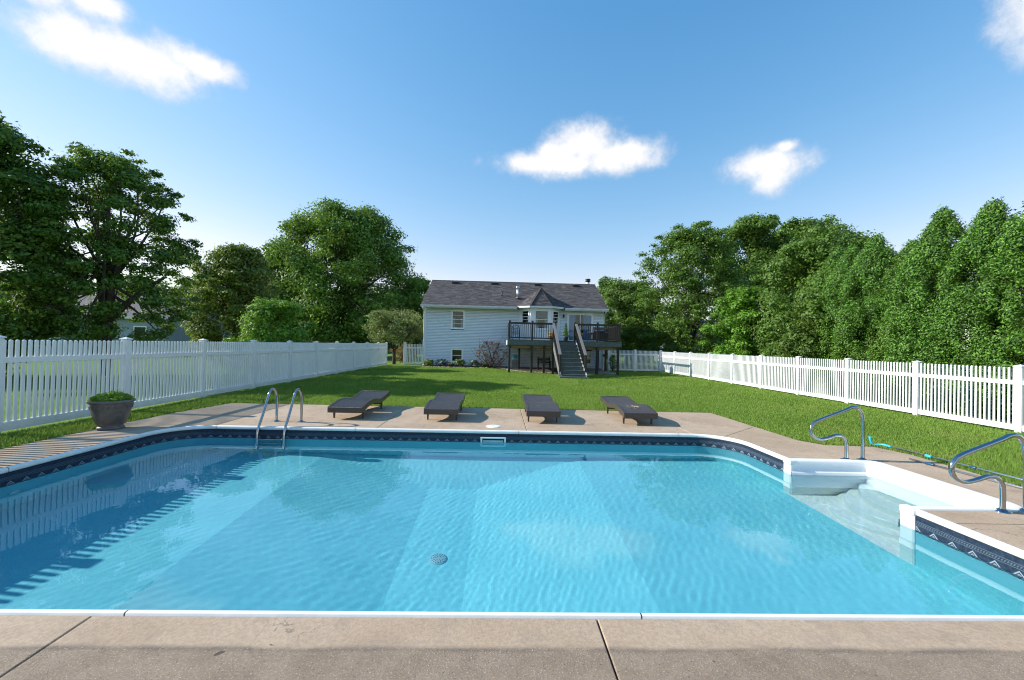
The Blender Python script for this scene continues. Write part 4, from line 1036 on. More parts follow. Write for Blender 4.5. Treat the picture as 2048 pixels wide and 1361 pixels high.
for x in (DX0+.08, 1.81, 3.14, 4.26, 5.58, DX1-.08): newel(x, yr, ZD)
# stairs
NS = 10; rise = DZ/NS; YB, YT = 20.95, DY-.03; run = (YT-YB)/NS
for k in range(NS):
    y0 = YB+run*k; zt = rise*(k+1)
    if k < NS-1: MB().box((3.07, y0-.025, zt-.035), (4.29, y0+run+.01, zt), .004).build('stair_tread', M['deck_green'], deck)
    MB().box((3.09, y0, zt-rise+.002), (4.27, y0+.02, zt-.036)).build('stair_riser', M['deck_green'], deck)
for x in (3.03, 4.33):
    mb = MB(); mb.prism([(YB-.06, -.03), (YB+.25, -.03), (YT, 1.45), (YT, DZ), (YB-.06, .20)], x-.022, x+.022, 'x'); mb.build('stringer', M['grey_wood'] if x < 3.5 else M['white_board'], deck)
    top = Vector((x, yr-.02, ZD+.99)); low = Vector((x, YB+.22, 1.16)); MB().bar(top, low, .14, .04).build('hand_rail', M['grey_wood'], deck)
    dn = Vector((0, 0, -.09)); MB().bar(top+dn, low+dn, .04, .07).build('upper_rail', M['rail_brown'], deck); dn = Vector((0, 0, -.80)); MB().bar(top+dn, low+dn, .04, .06).build('lower_rail', M['rail_brown'], deck)
    for k in range(18):
        p = top+(low-top)*((k+.7)/18.5); MB().box((p.x-.015, p.y-.015, p.z-.80), (p.x+.015, p.y+.015, p.z-.06)).build('baluster', M['rail_brown'], deck)
    MB().box((x-.05, YB+.15, -.03), (x+.05, YB+.25, 1.13), .006).build('newel_post', M['rail_brown'], deck)
MB().box((2.95, YB-.32, -.03), (4.41, YB-.03, .085), .006).build('bottom_step', M['deck_green'], deck)

# ---- ground under the deck
MB().prism([(4.55, 24.3), (7.0, 24.45), (7.15, 29.2), (4.55, 29.2)], -.03, .03).build('patio_slab', plain('patio_concrete', (.30, .29, .28), .9, .12, 4, bump=.2, bscale=50), structure('patio', (5.8, 26.5, 0)))
bed = MB(); pts = [(-5.2, 29.25), (-5.2, 28.35), (-3, 28.1), (-1, 28.15), (.3, 27.6), (.65, 26.4), (1.6, 25.1), (3.0, 24.6), (4.5, 24.5), (4.5, 29.25)]
M['mulch'] = plain('bark_mulch', (.035, .020, .014), .95, .5, 30, bump=.9, bscale=60); bed.prism(pts, -.03, .035); o = bed.build('mulch_bed', M['mulch'], None); o['kind'] = 'structure'
edge = smooth_path([(x, y, 0) for x, y in pts[1:-1]], 22); M['edge_stone'] = plain('edging_stone', (.42, .36, .30), .9, .25, 9, bump=.4, bscale=30)
es = MB(); 
for p in edge[::1]:
    r_ = random.uniform(.035, .06); q = Vector((p.x+random.gauss(0, .03), p.y+random.gauss(0, .03), .02)); es.lathe([(0, r_*.6), (r_*.7, r_*.45), (r_, 0), (r_*.9, -.03)], q, 6)
st = thing('edging_stones', 'line of small tan stones along the mulch bed under the deck', 'stones', (1.6, 25.1, 0)); st['kind'] = 'stuff'; es.build('stones', M['edge_stone'], st)
# ---- things under and on the deck
ac = thing('air_conditioner', 'pale grey air conditioner unit under the deck beside the house wall', 'air conditioner', (.98, 28.1, 0)); mg = plain('grey_beige_metal', (.42, .43, .42), .5, .06, 6)
MB().box((.72, 27.82, .03), (1.24, 28.36, .07)).build('base_pad', M['foundation'], ac); MB().box((.75, 27.86, .07), (1.21, 28.32, .60)).build('coil', M['interior'], ac); MB().box((.735, 27.845, .60), (1.225, 28.335, .66), .015).build('top', mg, ac)
for k in range(9): z = .10+.056*k; MB().box((.74, 27.85, z), (1.22, 28.33, z+.028), .004).build('louvre', mg, ac)
for x in (.74, 1.2):
    for y in (27.85, 28.31): MB().box((x-.006, y-.006, .07), (x+.026, y+.026, .61)).build('corner_post', mg, ac)
hose = thing('hose_reel', 'teal garden hose coiled on top of the air conditioner', 'hose', (1.0, 28.1, .66)); pts = []
for k in range(60): t = k*.62; r_ = .17+.012*math.sin(k); pts.append((1.0+r_*math.cos(t), 28.08+r_*.6*math.sin(t), .69+.0042*k+.012*math.sin(k*1.7)))
MB().tube(pts, .016, 6).build('coil', M['teal_plastic'], hose)
bn = thing('garden_bench', 'dark slatted garden bench under the deck by the stairs', 'bench', (2.82, 27.0, 0))
for k in range(4): MB().box((2.42, 26.75+.11*k, .40), (3.24, 26.84+.11*k, .425)).build('seat_slat', M['post_dark'], bn)
for k in range(4): MB().box((2.42, 27.2, .48+.09*k), (3.24, 27.225, .55+.09*k)).build('back_slat', M['post_dark'], bn)
for x in (2.45, 3.21):
    for y, h in ((26.78, .62), (27.2, .86)): MB().box((x-.03, y-.03, 0), (x+.03, y+.03, h)).build('leg', M['post_dark'], bn)
    MB().box((x-.035, 26.75, .60), (x+.035, 27.2, .635)).build('armrest', M['post_dark'], bn)
M['cover'] = plain('black_grill_cover', (.016, .016, .018), .6, .2, 8, bump=.3, bscale=9)
gr = thing('covered_grill', 'black barbecue grill with pale hood edge at the deck corner', 'grill', (6.35, 26.9, DZ+.03)); zb = DZ+.03
MB().box((5.85, 26.65, zb+.10), (6.75, 27.15, zb+.62), .02).build('cabinet', M['cover'], gr); MB().prism([(26.62, zb+.62), (27.18, zb+.62), (27.16, zb+.86), (27.0, zb+.95), (26.8, zb+.92), (26.65, zb+.78)], 5.95, 6.65, 'x').build('hood', M['cover'], gr)
MB().box((5.6, 26.68, zb+.60), (5.94, 27.12, zb+.64), .006).build('side_shelf', M['alu'], gr); MB().box((6.66, 26.68, zb+.60), (6.84, 27.12, zb+.64), .006).build('side_shelf', M['alu'], gr); MB().tube([(6.0, 26.58, zb+.74), (6.6, 26.58, zb+.74)], .014, 8).build('handle', M['alu'], gr)
for x in (5.9, 6.7):
    for y in (26.7, 27.1): MB().tube([(x-.02, y, zb+.05), (x+.02, y, zb+.05)], .05, 12).build('caster', M['black_metal'], gr)
chr_ = thing('patio_chair', 'dark iron patio chair with scrolled back at the deck corner by the siding', 'chair', (.95, 26.4, DZ+.03))
MB().box((.70, 26.2, zb+.42), (1.18, 26.65, zb+.46), .015).build('seat', M['black_metal'], chr_)
for x, y in ((.72, 26.22), (1.16, 26.22), (.72, 26.63), (1.16, 26.63)): MB().tube([(x, y, zb), (x, y, zb+.43)], .016, 8).build('leg', M['black_metal'], chr_)
mb = MB(); mb.tube(smooth_path([(.72, 26.63, zb+.43), (.71, 26.68, zb+.75), (.80, 26.72, zb+.92), (.94, 26.73, zb+.96), (1.08, 26.72, zb+.92), (1.17, 26.68, zb+.75), (1.16, 26.63, zb+.43)], 5), .018, 8)
for s in (-1, 1):
    for q in range(3): mb.tube(smooth_path([(.94+s*.02, 26.70, zb+.5+.12*q), (.94+s*.14, 26.70, zb+.54+.12*q), (.94+s*.16, 26.70, zb+.60+.1*q), (.94+s*.08, 26.70, zb+.62+.1*q)], 4), .011, 6)
mb.build('backrest', M['black_metal'], chr_)
for s in (-1, 1): MB().tube(smooth_path([(.94+s*.23, 26.66, zb+.68), (.94+s*.26, 26.45, zb+.69), (.94+s*.26, 26.25, zb+.66), (.94+s*.22, 26.22, zb+.44)], 5), .015, 8).build('armrest', M['black_metal'], chr_)
wp = thing('utility_post', 'white post with dark meter box standing behind the deck by the patio', 'post', (6.92, 28.0, 0)); MB().box((6.86, 27.95, 0), (6.98, 28.05, 1.38), .01).build('post', M['white_board'], wp); MB().box((6.84, 27.90, .95), (7.0, 27.95, 1.12), .01).build('box', M['black_metal'], wp)
# ================================================================== VEGETATION
def leaf_mat(name, dark, lite, accent=None, trans=.32, rough=.55):
    m, t, b = mk(name); g = NT(t); v = g.attr('var'); p = g.pos()
    c = g.mix(v, dark, lite)
    if accent: c = g.mix(g.m('MULTIPLY', g.ramp(g.noise(p, .45, 3), .45, .75), .7), c, accent)
    c = g.mix(g.m('MULTIPLY', g.ramp(g.noise(p, 2.2, 3), .4, .7), .35), c, tuple(k*.55 for k in dark))
    t.links.new(c, b.inputs['Base Color']); b.inputs['Roughness'].default_value = rough; b.inputs['Specular IOR Level'].default_value = .35
    tr = g.n('ShaderNodeBsdfTranslucent'); t.links.new(g.mix(.5, c, (.25, .40, .03), 'MIX'), tr.inputs['Color'])
    mx_ = g.n('ShaderNodeMixShader'); mx_.inputs[0].default_value = trans
    t.links.new(b.outputs[0], mx_.inputs[1]); t.links.new(tr.outputs[0], mx_.inputs[2]); t.links.new(mx_.outputs[0], t.nodes['Material Output'].inputs['Surface']); return m
M['bark'] = plain('grey_brown_bark', (.055, .042, .034), .95, .35, 9, bump=.8, bscale=22, stretch=(1, 1, .25))
LEAF = {
 'deep': leaf_mat('leaves_deep_green', (0.036, 0.089, 0.017), (0.140, 0.272, 0.040)),
 'maple': leaf_mat('leaves_maple_green', (0.048, 0.122, 0.020), (0.198, 0.358, 0.056), (.10, .17, .025)),
 'olive': leaf_mat('leaves_olive_green', (0.074, 0.122, 0.023), (0.267, 0.336, 0.070), (.15, .16, .04)),
 'bright': leaf_mat('leaves_bright_green', (0.063, 0.166, 0.017), (0.237, 0.479, 0.051)),
 'mid': leaf_mat('leaves_mid_green', (0.044, 0.108, 0.018), (0.172, 0.305, 0.047), (.10, .16, .03)),
 'thuja': leaf_mat('cedar_sprays', (.020, .075, .012), (.165, .355, .045), (.11, .20, .02), .2),
 'apple': leaf_mat('leaves_dusty_green', (0.098, 0.139, 0.048), (0.348, 0.402, 0.151), (.16, .13, .08)),
 'plum': leaf_mat('leaves_purple', (0.098, 0.048, 0.065), (0.465, 0.249, 0.263), (.14, .10, .09)),
 'russet': leaf_mat('leaves_russet', (0.146, 0.082, 0.048), (0.558, 0.304, 0.181)),
 'pot': leaf_mat('potted_greens', (0.082, 0.212, 0.024), (0.372, 0.651, 0.081), (.30, .32, .05)),
}
def leaves(C, N, size, rng, wide=.62, flat=.0):
    """one folded diamond per leaf: centres C, facing normals N"""
    n = len(C); N = N/np.maximum(np.linalg.norm(N, axis=1, keepdims=True), 1e-6)
    a = rng.normal(size=(n, 3)); a[:, 2] -= flat; a -= N*np.sum(a*N, 1, keepdims=True); a /= np.maximum(np.linalg.norm(a, axis=1, keepdims=True), 1e-6)
    b = np.cross(N, a); s = (size*rng.uniform(.65, 1.35, n))[:, None]
    V = np.stack([C-a*s*.5, C+b*s*.5*wide-N*s*.06, C+a*s*.5, C-b*s*.5*wide-N*s*.06], 1).reshape(-1, 3)
    Q = np.arange(4*n).reshape(n, 4); var = np.repeat(rng.random(n), 4)
    return V, Q, var
def blob_leaves(blobs, n, rng, shell=.55, up=.35):
    """points on and in a set of ellipsoids (x,y,z,rx,ry,rz), facing outwards"""
    B = np.array(blobs, float); w = (B[:, 3]*B[:, 4]+B[:, 4]*B[:, 5]+B[:, 3]*B[:, 5]); k = rng.choice(len(B), n, p=w/w.sum())
    d = rng.normal(size=(n, 3)); d /= np.linalg.norm(d, axis=1, keepdims=True)
    r = 1-(1-rng.random(n)**.5)*(1-shell)*1.6; r = np.clip(r+rng.normal(0, .07, n), .15, 1.18)
    # lumpy surface
    lump = 1+.16*np.sin(d[:, 0]*5+k*1.7)*np.sin(d[:, 1]*5+k*.9)+.12*np.sin(d[:, 2]*7+k*2.3)
    C = B[k, :3]+d*B[k, 3:]*(r*lump)[:, None]
    Nn = d/B[k, 3:]; Nn /= np.linalg.norm(Nn, axis=1, keepdims=True); Nn = Nn+rng.normal(0, .42, (n, 3)); Nn[:, 2] += up
    return C, Nn
def crown_blobs(w, d, z0, z1, nb, rng, prof, rb=.24, core=.28, flat=1.):
    """blobs through a crown of half widths w,d between z0 and z1; prof(t) gives the relative radius at height t"""
    o = []; H = z1-z0
    for i in range(nb):
        t = (i+rng.random())/nb; pr = prof(t); a = i*2.39996+rng.uniform(-.5, .5)
        R_ = rb*min(w, d)*rng.uniform(.75, 1.4); k = R_/max(w, d)
        rr = rng.random()*pr*.6 if rng.random() < core else max(0, pr-k*.75)*rng.uniform(.86, 1.06)
        z = min(z0+H*t, z1-R_*.75)
        o.append((w*rr*math.cos(a), d*rr*math.sin(a), z, R_*rng.uniform(.9, 1.25), R_*rng.uniform(.9, 1.25), R_*rng.uniform(.65, .98)*flat))
    for i in range(int(nb*.55)):          # small sprays that break the outline
        t = rng.uniform(.08, 1.0); a = rng.uniform(0, 6.283); R_ = rb*min(w, d)*rng.uniform(.28, .55); rr = prof(min(t, .97))*rng.uniform(.92, 1.1)
        o.append((w*rr*math.cos(a), d*rr*math.sin(a), z0+H*t+R_*.2, R_*1.5, R_*1.5, R_*rng.uniform(.6, 1.1)*flat))
    return o
def limb(mb, a, b, r0, r1, rng, bend=.12, n=6):
    a, b = Vector(a), Vector(b); L_ = (b-a).length; pts = []; off = Vector(rng.normal(size=3))*L_*bend; off.z = abs(off.z)*.6
    for k in range(n+1):
        t = k/n; pts.append(a+(b-a)*t+off*math.sin(math.pi*t)*.6)
    mb.tube(pts, [r0+(r1-r0)*k/n for k in range(n+1)], 7); return pts
def tree(name, label, x, y, w, d, z0, z1, kind, nleaf, size, nb=46, rb=.26, seed=1, prof=None, trunk=.16, limbs=14, fork=None, group=None, shell=.5, extra=None, up=.35, lean=(0, 0), twig=0, flat=1.):
    rng = np.random.default_rng(seed); random.seed(seed)
    prof = prof or (lambda t: math.sin(math.pi*min(1, .12+t*.88))**.6)
    root = thing(name, label, 'tree', (x, y, 0), group)
    blobs = crown_blobs(w, d, z0, z1, nb, rng, prof, rb, flat=flat)
    if extra: blobs += extra
    blobs = [(b[0]+lean[0]*(b[2]/z1), b[1]+lean[1]*(b[2]/z1), *b[2:]) for b in blobs]
    tm = MB()
    hub = Vector((lean[0]*.35, lean[1]*.35, z0+(z1-z0)*.22))
    spine = [Vector((0, 0, -.1)), Vector((0, 0, .25)), Vector((lean[0]*.1+rng.normal()*.05, lean[1]*.1, hub.z*.5)), hub, Vector((lean[0]*.7+rng.normal()*.2, lean[1]*.7+rng.normal()*.2, z0+(z1-z0)*.62)), Vector((lean[0], lean[1], z1*.93))]
    tm.tube(smooth_path(spine, 4), list(np.interp(np.linspace(0, 1, 21), [0, .06, .2, .5, 1], [trunk*1.35, trunk*1.1, trunk, trunk*.7, trunk*.12])), 10)
    if fork:
        for f in fork: limb(tm, (0, 0, f[3]), f[:3], trunk*.8, trunk*.25, rng, .08, 8)
    idx = rng.permutation(len(blobs))[:limbs]
    for i in idx:
        b = blobs[i]; t = rng.uniform(.05, .75); st = hub+(spine[4]-hub)*t
        pts = limb(tm, st, b[:3], trunk*.36*(1-t*.5), trunk*.06, rng)
        for _ in range(twig):
            q = pts[rng.integers(2, len(pts))]; e = q+Vector(rng.normal(size=3))*b[3]*.8; limb(tm, q, e, trunk*.10, trunk*.03, rng, .1, 3)
    off = Vector((x, y, 0)); tm.v = [tuple(Vector(v)+off) for v in tm.v]; tm.build('trunk', M['bark'], root)
    C_, N_ = blob_leaves(blobs, nleaf, rng, shell, up); V, Q, var = leaves(C_, N_, size, rng)
    link('crown', np_mesh('crown', V, quads=Q, mat=LEAF[kind], attrs={'var': var}), root)
    return root
rnd = lambda t: math.sin(math.pi*min(1, .12+t*.88))**.6
cone = lambda t: (1-t)**.75*min(1, .55+t*3)
dome = lambda t: math.sqrt(max(0, 1-(max(0, t-.35)/.65)**2.2))*min(1, .7+t*1.2)

# left of the garden
tree('shade_tree', 'big dark leafy tree cropped by the edge of the photo behind the tall fence', -18.7, 15.2, 3.0, 2.9, .6, 9.4, 'deep', 62000, .15, 80, .25, 3, rnd, .22, 16)
tree('oak_tree', 'open spreading tree with forked dark trunk behind the planter bowl', -15.7, 17.2, 2.95, 2.7, 1.5, 8.9, 'deep', 60000, .12, 130, .17, 14, dome, .20, 34, fork=[(-2.3, .2, 2.6, .55), (-3.2, .3, 3.9, .6), (.9, -.3, 5.2, 1.7), (-.9, .4, 5.6, 1.8), (2.0, .2, 4.0, 2.2)], shell=.35, twig=2, flat=.8)
tree('hedge_maple', 'rounded olive green tree between the spreading tree and the big maple', -15.6, 25, 2.35, 2.3, .4, 7.1, 'olive', 52000, .15, 64, .27, 5, dome, .16, 10)
tree('distant_tree', 'tree top peeking out beside the big maple crown', -21.8, 41, 3.0, 2.5, 2, 10.3, 'maple', 16000, .24, 26, .3, 6, rnd, .2, 4)
tree('distant_tree', 'low far tree behind the fence left of the olive tree', -33, 46, 3.6, 3, 1, 7.4, 'deep', 14000, .26, 24, .3, 7, rnd, .2, 4)
tree('maple_tree', 'huge rounded maple tree left of the blue house', -16.0, 42.5, 7.2, 6.4, 1.2, 14.8, 'maple', 112000, .25, 140, .23, 8, dome, .4, 24, extra=[(-3.7, 0, 13.1, 1.8, 1.8, 1.6), (-5.2, 0, 10.0, 1.7, 1.7, 1.5), (2.6, 0, 13.4, 2.3, 2.2, 1.5)])
tree('young_maple', 'small bright green tree just over the tall fence before the maple', -11.4, 21.5, 1.75, 1.6, .7, 3.6, 'bright', 20000, .12, 34, .30, 9, dome, .07, 10)
tree('crab_apple', 'small gnarled tree with dusty leaves beside the gate', -7.75, 30.9, 2.15, 1.9, 1.7, 4.0, 'apple', 13000, .12, 38, .27, 10, dome, .13, 24, fork=[(1.6, -.8, 2.7, 1.0), (-1.4, 0, 2.9, 1.1)], shell=.3, twig=2)
for i, (x, y, w, h, lab) in enumerate(((-9.3, 46, 3.0, 8.6, 'far tree behind the left roof corner of the house'), (12.5, 47, 3.6, 9.3, 'far tree rising behind the chimney end of the house'), (17.0, 50, 3.8, 9.0, 'far tree behind the short fence beside the house'))):
    tree('distant_tree', lab, x, y, w, w*.9, 1.2, h, 'mid' if i else 'maple', 15000, .26, 28, .3, 20+i, rnd, .22, 5)
for i, (x, y, w, h) in enumerate(((-62, 58, 5.5, 9.5), (-52, 62, 6, 10.5), (-44, 66, 5.5, 9.0), (-72, 60, 6, 10), (-36, 70, 5.5, 9.5), (-28, 72, 5, 8.5))):
    lab = ('far tree over the neighbour roof at the photo edge', 'tallest far tree seen through the spreading tree', 'far tree behind the forked trunk', 'outermost far tree behind the big dark tree', 'far tree between the spreading tree and the olive tree', 'far tree hidden behind the olive tree')[i]
    tree('distant_tree', lab, x, y, w, w*.9, .6, h, 'deep', 9000, .42, 26, .3, 40+i, dome, .25, 4)
# right of the garden
tree('lime_tree', 'light green rounded tree just right of the house', 11.2, 37, 3.0, 2.8, .6, 7.4, 'mid', 36000, .17, 48, .26, 30, dome, .18, 8)
tree('ash_tree', 'airy tall tree with sky gaps right of the house', 14.4, 32, 4.2, 3.8, 1.2, 11.0, 'mid', 62000, .165, 120, .21, 31, dome, .19, 34, fork=[(1.6, 0, 6.0, 1.2), (-1.9, .2, 5.6, 1.3), (.6, -.5, 7.2, 1.6)], shell=.35, twig=2, flat=.75)
tree('ash_tree', 'tall tree with pointed top behind the bright layered tree', 21.8, 36, 4.1, 3.8, 1.4, 13.3, 'mid', 64000, .2, 110, .22, 32, dome, .22, 24, shell=.4, twig=1)
tree('ash_tree', 'tall broad tree showing over the hedge top', 28.2, 38, 5.0, 4.5, 1.4, 13.8, 'mid', 66000, .215, 110, .22, 33, dome, .24, 20, shell=.4, twig=1)
tree('japanese_maple', 'bright green layered small tree behind the sunlit fence', 13.1, 22.2, 1.95, 1.8, .5, 5.0, 'bright', 34000, .12, 44, .25, 34, dome, .10, 14, up=.9)
tree('hornbeam', 'broad yellow green tree at the far end of the cedar hedge', 15.3, 19.4, 3.1, 2.9, .2, 7.2, 'mid', 78000, .13, 90, .24, 35, dome, .16, 10)
tree('hornbeam', 'rounded green shrub tree low behind the fence before the broad tree', 13.0, 17.2, 1.7, 1.5, .1, 4.2, 'mid', 30000, .11, 40, .28, 36, dome, .10, 8)

# cedar hedge: single columns, three shapes reused
def cedar_mesh(seed, n):
    rng = np.random.default_rng(seed); bl = []
    for k in range(330):
        t = rng.random()**.9; z = .12+5.62*t; r_ = 1.04*(1-t**3.4)**.85*min(1, .8+t*2); a = rng.uniform(0, 6.28); s = .205*rng.uniform(.7, 1.4)*(1-.30*t)
        bl.append(((r_-s*.2)*math.cos(a), (r_-s*.2)*math.sin(a), z, s, s, s*1.7))
    for k in range(40):
        t = rng.random()*.85; a = rng.uniform(0, 6.28); r_ = .5*rng.random(); bl.append((r_*math.cos(a), r_*math.sin(a), .2+5.4*t, .3, .3, .45))
    C_, N_ = blob_leaves(bl, n, rng, .6, .15); V, Q, var = leaves(C_, N_, .064, rng, .5, flat=-.8)
    return np_mesh('crown', V, quads=Q, mat=LEAF['thuja'], attrs={'var': var})
CED = [cedar_mesh(60+i, 82000) for i in range(3)]
ctm = MB().tube([(0, 0, -.1), (0, 0, 2), (0, 0, 5.2)], [.11, .08, .02], 8).mesh('trunk', M['bark'])
CD = [(13.4, 9.9, 1.00, 'cedar of the hedge cropped by the edge of the photo'), (13.5, 11.15, .99, 'tall pointed cedar next to the cropped end of the hedge'), (13.45, 12.45, 1.02, 'tallest pointed cedar in the hedge behind the sunlit fence'), (13.7, 13.7, .90, 'shorter cedar in the dark gap of the hedge'), (13.5, 14.75, .99, 'rounded cedar left of the dark gap in the hedge'), (13.6, 15.95, .97, 'cedar with flat top towards the broad tree'), (13.9, 16.95, 1.0, 'last cedar of the hedge beside the broad tree'), (13.3, 8.6, 1.03, 'cedar of the hedge nearest the pool steps')]
for i, (x, y, s, lab) in enumerate(CD):
    r_ = thing('cedar', lab, 'tree', (x, y, 0), 'cedars of the tall hedge'); r_.rotation_euler = (0, 0, i*2.1); r_.scale = (s*1.16, s*1.16, s)
    link('trunk', ctm, r_); link('crown', CED[i % 3], r_)

# shrubs and flowers
def shrub(name, label, x, y, w, d, h, kind, n, size, seed, cat='shrub', stems=7, nb=22, rb=.34, blossoms=None, group=None, z=0, shell=.4, twig=0):
    rng = np.random.default_rng(seed); root = thing(name, label, cat, (x, y, z), group)
    bl = crown_blobs(w, d, h*.12, h, nb, rng, dome, rb); tm = MB()
    for i in rng.permutation(len(bl))[:stems]:
        pts = limb(tm, (x+rng.normal()*w*.08, y+rng.normal()*d*.08, z-.03), (x+bl[i][0], y+bl[i][1], z+bl[i][2]), .012+.012*h, .006, rng, .10, 5)
        for _ in range(twig):
            q = pts[rng.integers(2, len(pts))]; limb(tm, q, q+Vector((rng.normal()*w*.3, rng.normal()*d*.3, abs(rng.normal())*h*.22)), .012, .004, rng, .08, 3)
    tm.build('stems', M['bark'], root)
    C_, N_ = blob_leaves(bl, n, rng, shell); V, Q, var = leaves(C_, N_, size, rng); link('foliage', np_mesh('foliage', V, quads=Q, mat=LEAF[kind], attrs={'var': var}), root)
    if blossoms:
        col, nbm, bs = blossoms; C_, N_ = blob_leaves(bl, nbm, rng, .95, .8); V, Q, var = leaves(C_, N_, bs, rng, .95)
        o = link('blossom', np_mesh('blossom', V, quads=Q, mat=plain('petals_'+name, col, .6, .2, 20), attrs={'var': var}), root)
    return root
shrub('plum_shrub', 'purple leaved shrub with bare twigs against the blue siding', -.55, 28.2, 1.1, .8, 1.85, 'plum', 2600, .075, 71, stems=16, nb=34, rb=.22, shell=.2, twig=5)
for i, (x, w, h, k, col, lab) in enumerate(((-4.85, .42, .62, 'deep', (.70, .52, .10), 'clump of yellow flowers at the house corner'), (-3.95, .52, .72, 'deep', (.30, .20, .55), 'clump of violet flowers under the windows of the siding'), (-3.4, .40, .42, 'deep', (.72, .40, .55), 'low pink flowers below the small lower window'), (-2.75, .48, .70, 'deep', (.74, .66, .40), 'leafy clump with cream flowers beside the lower window'), (-1.75, .50, .66, 'deep', (.55, .50, .62), 'dark clump with pale flowers left of the purple shrub'), (-1.1, .40, .40, 'deep', (.65, .42, .38), 'low clump with salmon flowers under the purple shrub'))):
    shrub('flower_clump', lab, x, 28.7, w*.85, .32, h*.78, k, 1300, .075, 80+i, 'flowers', 6, 14, .4, (col, 170, .065), 'flower clumps along the house wall', shell=.3)
shrub('russet_bush', 'reddish bush in the gap between fence and gate', -7.6, 33.2, 1.0, .9, 1.5, 'russet', 4200, .09, 90)
shrub('round_shrub', 'round clipped shrub peeking over the corner of the white fence', 12.6, 29.6, .9, .8, 1.95, 'mid', 7000, .09, 91)
shrub('climbing_rose', 'small dark plant on the posts behind the deck', 7.45, 27.6, .3, .25, 1.1, 'deep', 900, .07, 92)
# plants in the bowl
rng = np.random.default_rng(95); tb = thing('bowl_plants', 'low green ground cover growing in the glazed bowl', 'plants', (-6.66, 7.42, .46)); n = 5200
a = rng.uniform(0, 6.283, n); r_ = .275*np.sqrt(rng.random(n)); hh = .035+.10*np.sqrt(np.clip(1-(r_/.30)**2, 0, 1))*rng.random(n)*(1+.5*np.sin(a*3+1))
C_ = np.stack([r_*np.cos(a), r_*np.sin(a), hh], 1); N_ = rng.normal(0, .6, (n, 3)); N_[:, 2] += .5; V, Q, var = leaves(C_, N_, .034, rng, .5)
o = link('foliage', np_mesh('foliage', V, quads=Q, mat=LEAF['pot'], attrs={'var': var}), tb)
mb = MB()
for k in range(60):
    a_ = random.uniform(0, 6.28); q = Vector((-6.53+random.gauss(0, .03), 7.40+random.gauss(0, .03), .48)); e = q+Vector((math.cos(a_)*.05, math.sin(a_)*.05, random.uniform(.12, .25))); s_ = Vector((-math.sin(a_), math.cos(a_), 0))*.005
    mb.add([q-s_, q+s_, e], [(0, 1, 2)])
mb.build('upright_blades', LEAF['pot'], tb)
# deck plants
M['terracotta'] = plain('sand_coloured_pot', (.50, .27, .12), .7, .15, 10)
for i, (x, lab) in enumerate(((2.98, 'tan pot of dried yellow flowers on the deck left of the stair head'), (4.62, 'tan pot of dried yellow flowers on the deck right of the stair head'))):
    p_ = thing('flower_pot', lab, 'plant pot', (x, 24.6, DZ+.03), 'flower pots at the stair head'); c = (x, 24.6, DZ+.03)
    MB().lathe([(0, 0), (.12, 0), (.175, .27), (.195, .275), (.195, .32), (.17, .32), (.16, .28), (0, .28)], c, 20).build('pot', M['terracotta'], p_)
    bl = [(0, 0, .40, .20, .20, .14)]; C_, N_ = blob_leaves(bl, 420, rng, .4); V, Q, var = leaves(C_, N_, .06, rng, .8); link('blooms', np_mesh('blooms', V, quads=Q, mat=leaf_mat('dry_blooms', (.35, .22, .06), (.72, .50, .20)), attrs={'var': var}), p_)
cf = thing('potted_conifer', 'small dark potted conifer on the deck beside the sliding door', 'potted plant', (4.28, 27.6, DZ+.03)); c = (4.28, 27.6, DZ+.03)
MB().lathe([(0, 0), (.13, 0), (.18, .26), (.18, .30), (.15, .30), (0, .27)], c, 18).build('pot', M['post_dark'], cf)
bl = [(0.10*math.cos(k*2.4)*(1-k/16), .10*math.sin(k*2.4)*(1-k/16), .36+k*.058, .17*(1-k/17)+.03, .17*(1-k/17)+.03, .09) for k in range(15)]; C_, N_ = blob_leaves(bl, 3200, rng, .3); V, Q, var = leaves(C_, N_, .05, rng, .35); link('foliage', np_mesh('foliage', V, quads=Q, mat=LEAF['deep'], attrs={'var': var}), cf)
MB().tube([(4.28, 27.6, DZ+.3), (4.28, 27.6, DZ+1.1)], [.02, .008], 6).build('trunk', M['bark'], cf)

